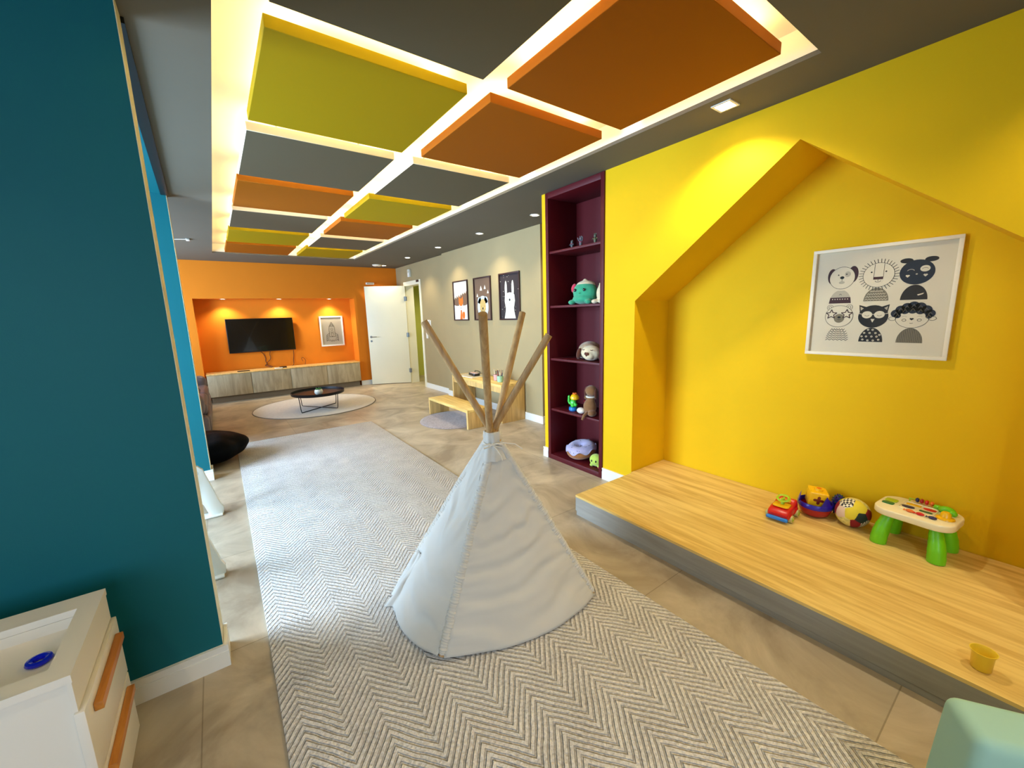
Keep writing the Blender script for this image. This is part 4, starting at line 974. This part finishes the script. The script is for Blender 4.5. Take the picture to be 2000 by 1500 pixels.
root = thing('patchwork_ball', 'soft patchwork ball in yellow, cream, black check and maroon on the platform', 'ball', (2.893, .630, Z0)); b.build('cover', [FY_, FP_, CHK, FC_, FD_, FM_, STRP], parent=root, ang=180)
# activity table
root = thing('activity_table', "toddler's activity table with four fat green legs and cream play top", 'toy table', (2.886, .366, Z0), math.atan2(-.99, -.10))
TW, TD, TZ = .315, .258, .205
b = MB(); b.prism(rrect(TW, TD, .075, 8), TZ-.036, TZ, bev=.007, seg=3); b.build('table_top', OFFW, parent=root)
for sx in (-1, 1):
    for sy in (-1, 1):
        pts = []; rad = []
        for i in range(15):
            q = i/14; pts.append((sx*(.088+.026*math.sin(q*1.5)), sy*(.068+.032*math.sin(q*1.5)), TZ-.036-q*(TZ-.036-.001))); rad.append(.022+.013*math.sin(min(1, q*1.25)*1.57)+(.0012 if i % 3 == 0 else 0))
        MB().tube(pts, .03, seg=22, radii=rad).build('leg', GRN, parent=root, ang=60)
b = MB(); b.tube([(x, y, TZ+.001) for x, y in rrect(.135, .115, .02, 3, cx=-.005, cy=.02)], .004, closed=True, seg=6); b.build('play_frame', OFFW, parent=root)
def inl(shape, m_, z=.004, nm='key', mi=None): MB().prism(shape, TZ+.0003, TZ+z, bev=.0012).build(nm, m_, parent=root)
inl(ellp(-.04, .005, .026, .017, 20), TNAVY); inl(ellp(.035, .045, .026, .015, 20), RED); inl(rrect(.05, .018, .006, cx=.03, cy=.0), DGRN); inl(rrect(.06, .024, .008, cx=-.03, cy=.052), TYEL)
inl(rrect(.05, .035, .01, cx=-.115, cy=-.02), DGRN); inl(rrect(.05, .05, .012, cx=-.115, cy=.03), LIME)
for i, (m_, x) in enumerate(((TOR, -.015), (RED, .025), (TNAVY, .072))):
    y = -.062-.003*i; b = MB(); b.ell((x, y, TZ+.007), (.017, .010, .008), u=14, v=8); t = bmesh.new(); vv = [t.verts.new((x-.014, y, TZ+.004)), t.verts.new((x-.026, y+.010, TZ+.006)), t.verts.new((x-.026, y-.010, TZ+.006)), t.verts.new((x-.022, y, TZ+.012))]
    t.faces.new((vv[0], vv[1], vv[2])); t.faces.new((vv[0], vv[3], vv[1])); t.faces.new((vv[0], vv[2], vv[3])); t.faces.new((vv[1], vv[3], vv[2])); b._m(t); b.build('fish_slider', m_, parent=root)
MB().lathe([(0, .002), (.036, .002), (.034, .008), (.022, .012), (.019, .03), (.012, .038), (0, .04)], c=(.105, -.012, TZ-.001), seg=28).build('dome_button', TYEL, parent=root)
b = MB(); b.ell((.09, .07, TZ+.016), (.034, .02, .02), u=18, v=10); b.ell((.055, .085, TZ+.012), (.02, .014, .014), u=14, v=8); b.ell((.115, .055, TZ+.012), (.018, .016, .016), u=14, v=8); b.build('leafy_roller', GRN, parent=root)
MB().cyl((-.06, .098, TZ+.018), (.045, .098, TZ+.018), .003, seg=8).cyl((-.06, .098, TZ-.002), (-.06, .098, TZ+.019), .004, seg=8).cyl((.045, .098, TZ-.002), (.045, .098, TZ+.019), .004, seg=8).build('bead_rail', LIME, parent=root)
for i, (m_, x) in enumerate(((TNAVY, -.03), (DRED, -.012), (RED, .008), (TOR, .028))): MB().ell((x, .098, TZ+.018), (.0085, .013, .013), u=14, v=8).build('bead', m_, parent=root)
# cup
b = MB().lathe([(0, .0), (.024, .0), (.0265, .003), (.029, .056), (.0335, .066), (.035, .070), (.0325, .070), (.0265, .057), (.0235, .006), (0, .005)], seg=36)
b.build('toy_cup', pl('cup_yellow', (246, 214, 60), rough=.35), loc=(2.052, .047, Z0), label='small yellow plastic cup standing near the front edge of the platform', cat='cup')

# ================================================================ TOYS ON THE SHELF
def plush(name, c, var=.08, **k): return mat(name, srgb(*c), .95, var=var, vscale=40, bump=.5, bscale=260, sheen=.4, spec=.1)
GP = plush('green_plush', (60, 160, 120)); WP = plush('cream_plush', (222, 206, 170)); PK = plush('pink_plush', (200, 60, 84)); TP_ = plush('taupe_plush', (172, 146, 116)); BRP = plush('brown_plush', (136, 96, 60)); DBR = plush('dark_brown_plush', (88, 46, 30)); LIL = plush('lilac_plush', (186, 180, 214)); CAR = plush('caramel_plush', (164, 104, 56)); LIMP = plush('lime_plush', (190, 214, 90)); WHP = plush('white_plush', (226, 220, 206))
EYE = mat('glass_eye', srgb(10, 10, 12), .1)
S = [.0485, .5155, 1.0105, 1.5055, 1.9955]
# three dark figurines, top compartment (facing -x)
for i, (y, lab, hh) in enumerate(((2.765, 'small dark figurine on the top shelf, leftmost of three', .085), (2.655, 'small dark figurine with raised arms on the top shelf, middle of three', .105), (2.485, 'small dark figurine on the top shelf, rightmost of three', .10))):
    root = thing('figurine', lab, 'figurine', (2.715, y, S[4]), 0, 'figurines on the top shelf'); k = hh/.1
    FG = mat('figurine_grey_%d' % i, srgb(*[(90, 96, 100), (96, 90, 96), (86, 92, 72)][i]), .5)
    b = MB(); b.lathe([(0, 0), (.016, 0), (.018, .01), (.011, .03), (.015, .045), (.010, .060), (.006, .066)], seg=16)
    for s_ in (-1, 1): b.tube([(0, s_*.012, .054), (-.004, s_*.024, .060 if i != 1 else .070), (-.008, s_*.028, .05 if i != 1 else .09)], .004, seg=6)
    for v in b.bm.verts: v.co *= k
    b.build('body', FG, parent=root)
    MB().ell((0, 0, .078*k), (.013*k, .014*k, .016*k)).ell((0, -.009*k, .094*k), (.004*k, .005*k, .008*k)).ell((0, .009*k, .094*k), (.004*k, .005*k, .008*k)).build('head', FG, parent=root)
    MB().lathe([(0.0125, .050), (.0165, .052), (.0165, .056), (.0125, .058)], seg=16, close=True).build('scarf', pl('figurine_scarf_%d' % i, ((130, 60, 70), (150, 40, 70), (110, 110, 50))[i]), parent=root)
# green plush
root = thing('plush_toy', 'round green plush toy with a pink ear and cream crest on the second shelf', 'soft toy', (2.715, 2.600, S[3]), R(8))
MB().ell((0, 0, .105), (.085, .12, .10)).ell((-.01, 0, .05), (.09, .115, .05)).ell((-.07, .095, .022), (.035, .032, .022)).ell((-.07, -.085, .022), (.035, .032, .022)).build('body', GP, parent=root, mods=plush_mods())
MB().ell((.01, 0, .165), (.072, .095, .045)).ell((.0, 0, .205), (.022, .022, .02)).build('crest', WP, parent=root, mods=plush_mods())
MB().ell((.0, .125, .15), (.016, .026, .04), (20, 0, 0)).build('ear', PK, parent=root)
for y in (.052, -.045): MB().ell((-.082, y, .125), (.008, .013, .013)).build('eye', EYE, parent=root)
MB().ell((-.088, .002, .098), (.006, .01, .007)).build('nose', GP, parent=root)
root = thing('plush_toy', 'cream plush toy partly hidden by the shelf frame, beside the green plush', 'soft toy', (2.70, 2.378, S[3]))
MB().ell((0, 0, .085), (.06, .055, .082)).ell((-.05, .045, .02), (.035, .032, .02)).ell((-.045, -.02, .02), (.03, .03, .02)).ell((0, 0, .15), (.04, .04, .035)).build('body', WP, parent=root, mods=plush_mods())
for y in (.02, -.02): MB().ell((-.04, y, .155), .006).build('eye', EYE, parent=root)
# cream dog lying, heart nose
root = thing('plush_dog', 'plush dog lying down with cream face and brown heart nose on the middle shelf', 'soft toy', (2.725, 2.53, S[2]))
MB().ell((.03, .05, .085), (.10, .11, .08)).ell((.02, .11, .05), (.07, .06, .045)).build('body', TP_, parent=root, mods=plush_mods())
MB().ell((-.045, -.035, .07), (.075, .10, .068)).ell((-.09, -.05, .055), (.045, .06, .045)).build('head', WP, parent=root, mods=plush_mods())
MB().ell((-.075, .085, .058), (.022, .024, .052), (15, 0, 0)).build('ear', DBR, parent=root); MB().ell((-.03, -.130, .055), (.022, .018, .045)).build('ear', DBR, parent=root)
MB().ell((-.128, -.072, .068), (.008, .016, .014), (35, 0, 0)).ell((-.128, -.048, .068), (.008, .016, .014), (-35, 0, 0)).ell((-.129, -.060, .057), (.008, .012, .013)).build('nose', DBR, parent=root)
for y in (-.005, -.10): MB().tube([(-.108, y+.015, .102), (-.113, y, .098), (-.108, y-.015, .102)], .003, seg=6).build('eyelid', DBR, parent=root)
MB().ell((-.02, .02, .125), (.06, .07, .03)).build('cap_patch', TP_, parent=root)
# cactus toy
root = thing('cactus_toy', 'bright plastic cactus toy with yellow flower and blue pot on the fourth shelf', 'toy', (2.675, 2.715, S[1]))
MB().lathe([(0, 0), (.034, 0), (.042, .01), (.04, .035), (.030, .04), (0, .04)], seg=24).build('pot', pl('toy_sky', (20, 120, 190)), parent=root)
b = MB(); b.ell((0, 0, .075), (.030, .034, .045)).tube([(0, .02, .06), (0, .05, .065), (0, .058, .085), (0, .056, .125)], .013, seg=12, radii=[.011, .012, .014, .012]).tube([(0, -.02, .055), (-.005, -.04, .058), (-.006, -.046, .075)], .013, seg=12)
b.ell((0, .056, .128), (.012, .012, .016)).ell((-.02, -.012, .055), (.018, .02, .02)); b.build('stem', pl('toy_grass', (60, 190, 60)), parent=root, mods=plush_mods(.004))
b = MB(); b.lathe([(.0, .0), (.022, .002), (.040, .012), (.042, .03), (.03, .052), (.012, .06), (0, .06)], c=(0, -.02, .105), seg=24); b.build('flower', TYEL, parent=root)
b = MB()
for k in range(6): a = R(60*k); b.ell((.014*math.cos(a), -.02+.014*math.sin(a), .168), (.007, .007, .010))
b.build('petals', TOR, parent=root)
# brown dog sitting with its back to the room
root = thing('plush_dog', 'brown plush dog with white collar sitting on the fourth shelf', 'soft toy', (2.668, 2.495, S[1]))
MB().ell((0, 0, .075), (.055, .062, .078)).ell((0, -.01, .145), (.035, .038, .04)).ell((-.03, -.055, .03), (.045, .035, .03)).build('body', BRP, parent=root, mods=plush_mods())
MB().ell((0, -.015, .225), (.05, .056, .05)).ell((.03, -.01, .21), (.03, .035, .03)).build('head', BRP, parent=root, mods=plush_mods())
MB().ell((.0, .045, .215), (.02, .016, .045), (12, 0, 0)).build('ear', DBR, parent=root); MB().ell((.0, -.073, .205), (.02, .013, .048)).build('ear', DBR, parent=root)
MB().lathe([(.033, -.006), (.044, -.006), (.046, 0), (.043, .007), (.033, .007)], c=(0, -.012, .172), seg=24, close=True).build('collar', WHP, parent=root)
MB().tube([(-.045, -.01, .03), (-.075, -.015, .022), (-.098, -.02, .014), (-.112, -.012, -.025)], .012, seg=10, radii=[.014, .013, .012, .01]).build('tail', BRP, parent=root)
MB().ell((-.025, .085, .03), (.035, .045, .028)).build('paw', WHP, parent=root, label='white front paw')
for y in (.01, -.035): MB().ell((.045, y, .24), .006).build('eye', EYE, parent=root)
root = thing('plush_toy', 'brown plush animal with a touch of red behind the cactus toy and brown dog', 'soft toy', (2.80, 2.62, S[1]))
MB().ell((0, 0, .06), (.05, .055, .06)).ell((0, 0, .145), (.048, .052, .048)).ell((-.04, 0, .13), (.025, .028, .022)).ell((0, .04, .19), .016).ell((0, -.04, .19), .016).build('body', BRP, parent=root, mods=plush_mods())
MB().ell((-.03, 0, .09), (.03, .045, .016)).build('scarf', FM_, parent=root)
for y in (.018, -.018): MB().ell((-.045, y, .155), .005).build('eye', EYE, parent=root)
root = thing('plush_toy', 'pale plush animal behind the brown dog at the right frame of the fourth shelf', 'soft toy', (2.80, 2.365, S[1]))
MB().ell((0, 0, .08), (.045, .05, .08)).ell((0, 0, .19), (.04, .044, .045)).ell((0, .03, .25), (.012, .014, .045)).ell((0, -.03, .25), (.012, .014, .045)).build('body', WP, parent=root, mods=plush_mods())
for y in (.015, -.015): MB().ell((-.038, y, .2), .005).build('eye', EYE, parent=root)
# doughnut cushion
root = thing('doughnut_cushion', 'plush doughnut cushion with lilac icing and sprinkles on the bottom shelf', 'cushion', (2.735, 2.655, S[0])); root.rotation_euler = (0, R(-12), 0); root.location.z += .028
def torus(R0, ra, rb, z, n=56, m_=22, f=lambda a, t: 1.0, t0=0, t1=360, mi=0):
    t = bmesh.new(); g = []; full = t1-t0 >= 360
    for i in range(n):
        a = 2*math.pi*i/n; g.append([t.verts.new(((R0+ra*f(a, T_)*math.cos(T_))*math.cos(a), (R0+ra*f(a, T_)*math.cos(T_))*math.sin(a), z+rb*f(a, T_)*math.sin(T_))) for T_ in [R(t0+(t1-t0)*k/(m_ if full else m_-1)) for k in range(m_)]])
    for i in range(n):
        for k in range(m_ if full else m_-1): t.faces.new((g[i][k], g[i][(k+1) % m_], g[(i+1) % n][(k+1) % m_], g[(i+1) % n][k]))
    bmesh.ops.recalc_face_normals(t, faces=t.faces); return t
b = MB(); b._m(torus(.080, .064, .056, .058)); b.build('ring', CAR, parent=root, ang=180)
b = MB(); t = torus(.080, .0675, .0595, .058, t0=-5, t1=185, f=lambda a, T_: 1.0)
for v in t.verts:
    a = math.atan2(v.co.y, v.co.x); rr = math.hypot(v.co.x, v.co.y)
    if rr > .12 or rr < .04: v.co.z = max(v.co.z, .058+.022+.016*math.sin(a*7)) if v.co.z < .1 else v.co.z
b._m(t); b.build('icing', LIL, parent=root, ang=180, mods=(('SOLIDIFY', dict(thickness=.003, offset=0)),))
random.seed(9); b = MB()
for k in range(26):
    a = random.uniform(0, 6.28); T_ = R(random.uniform(30, 150)); rr = .080+.068*math.cos(T_); c_ = Vector((rr*math.cos(a), rr*math.sin(a), .058+.060*math.sin(T_))); b.ell(c_, (.008, .0028, .0028), (0, 0, random.uniform(0, 180)), u=8, v=6)
b.build('sprinkles', TNAVY, parent=root)
root = thing('plush_toy', 'small lime green plush with black eyes at the right of the bottom shelf', 'soft toy', (2.665, 2.405, S[0]), R(10))
MB().ell((0, 0, .062), (.055, .07, .058)).ell((-.02, .04, .015), (.022, .02, .015)).ell((-.02, -.04, .015), (.022, .02, .015)).build('body', LIMP, parent=root, mods=plush_mods())
for y in (.022, -.02): MB().ell((-.050, y, .065), (.006, .008, .011)).build('eye', EYE, parent=root)
MB().ell((-.03, -.045, .008), (.016, .014, .008)).build('foot', PK, parent=root)
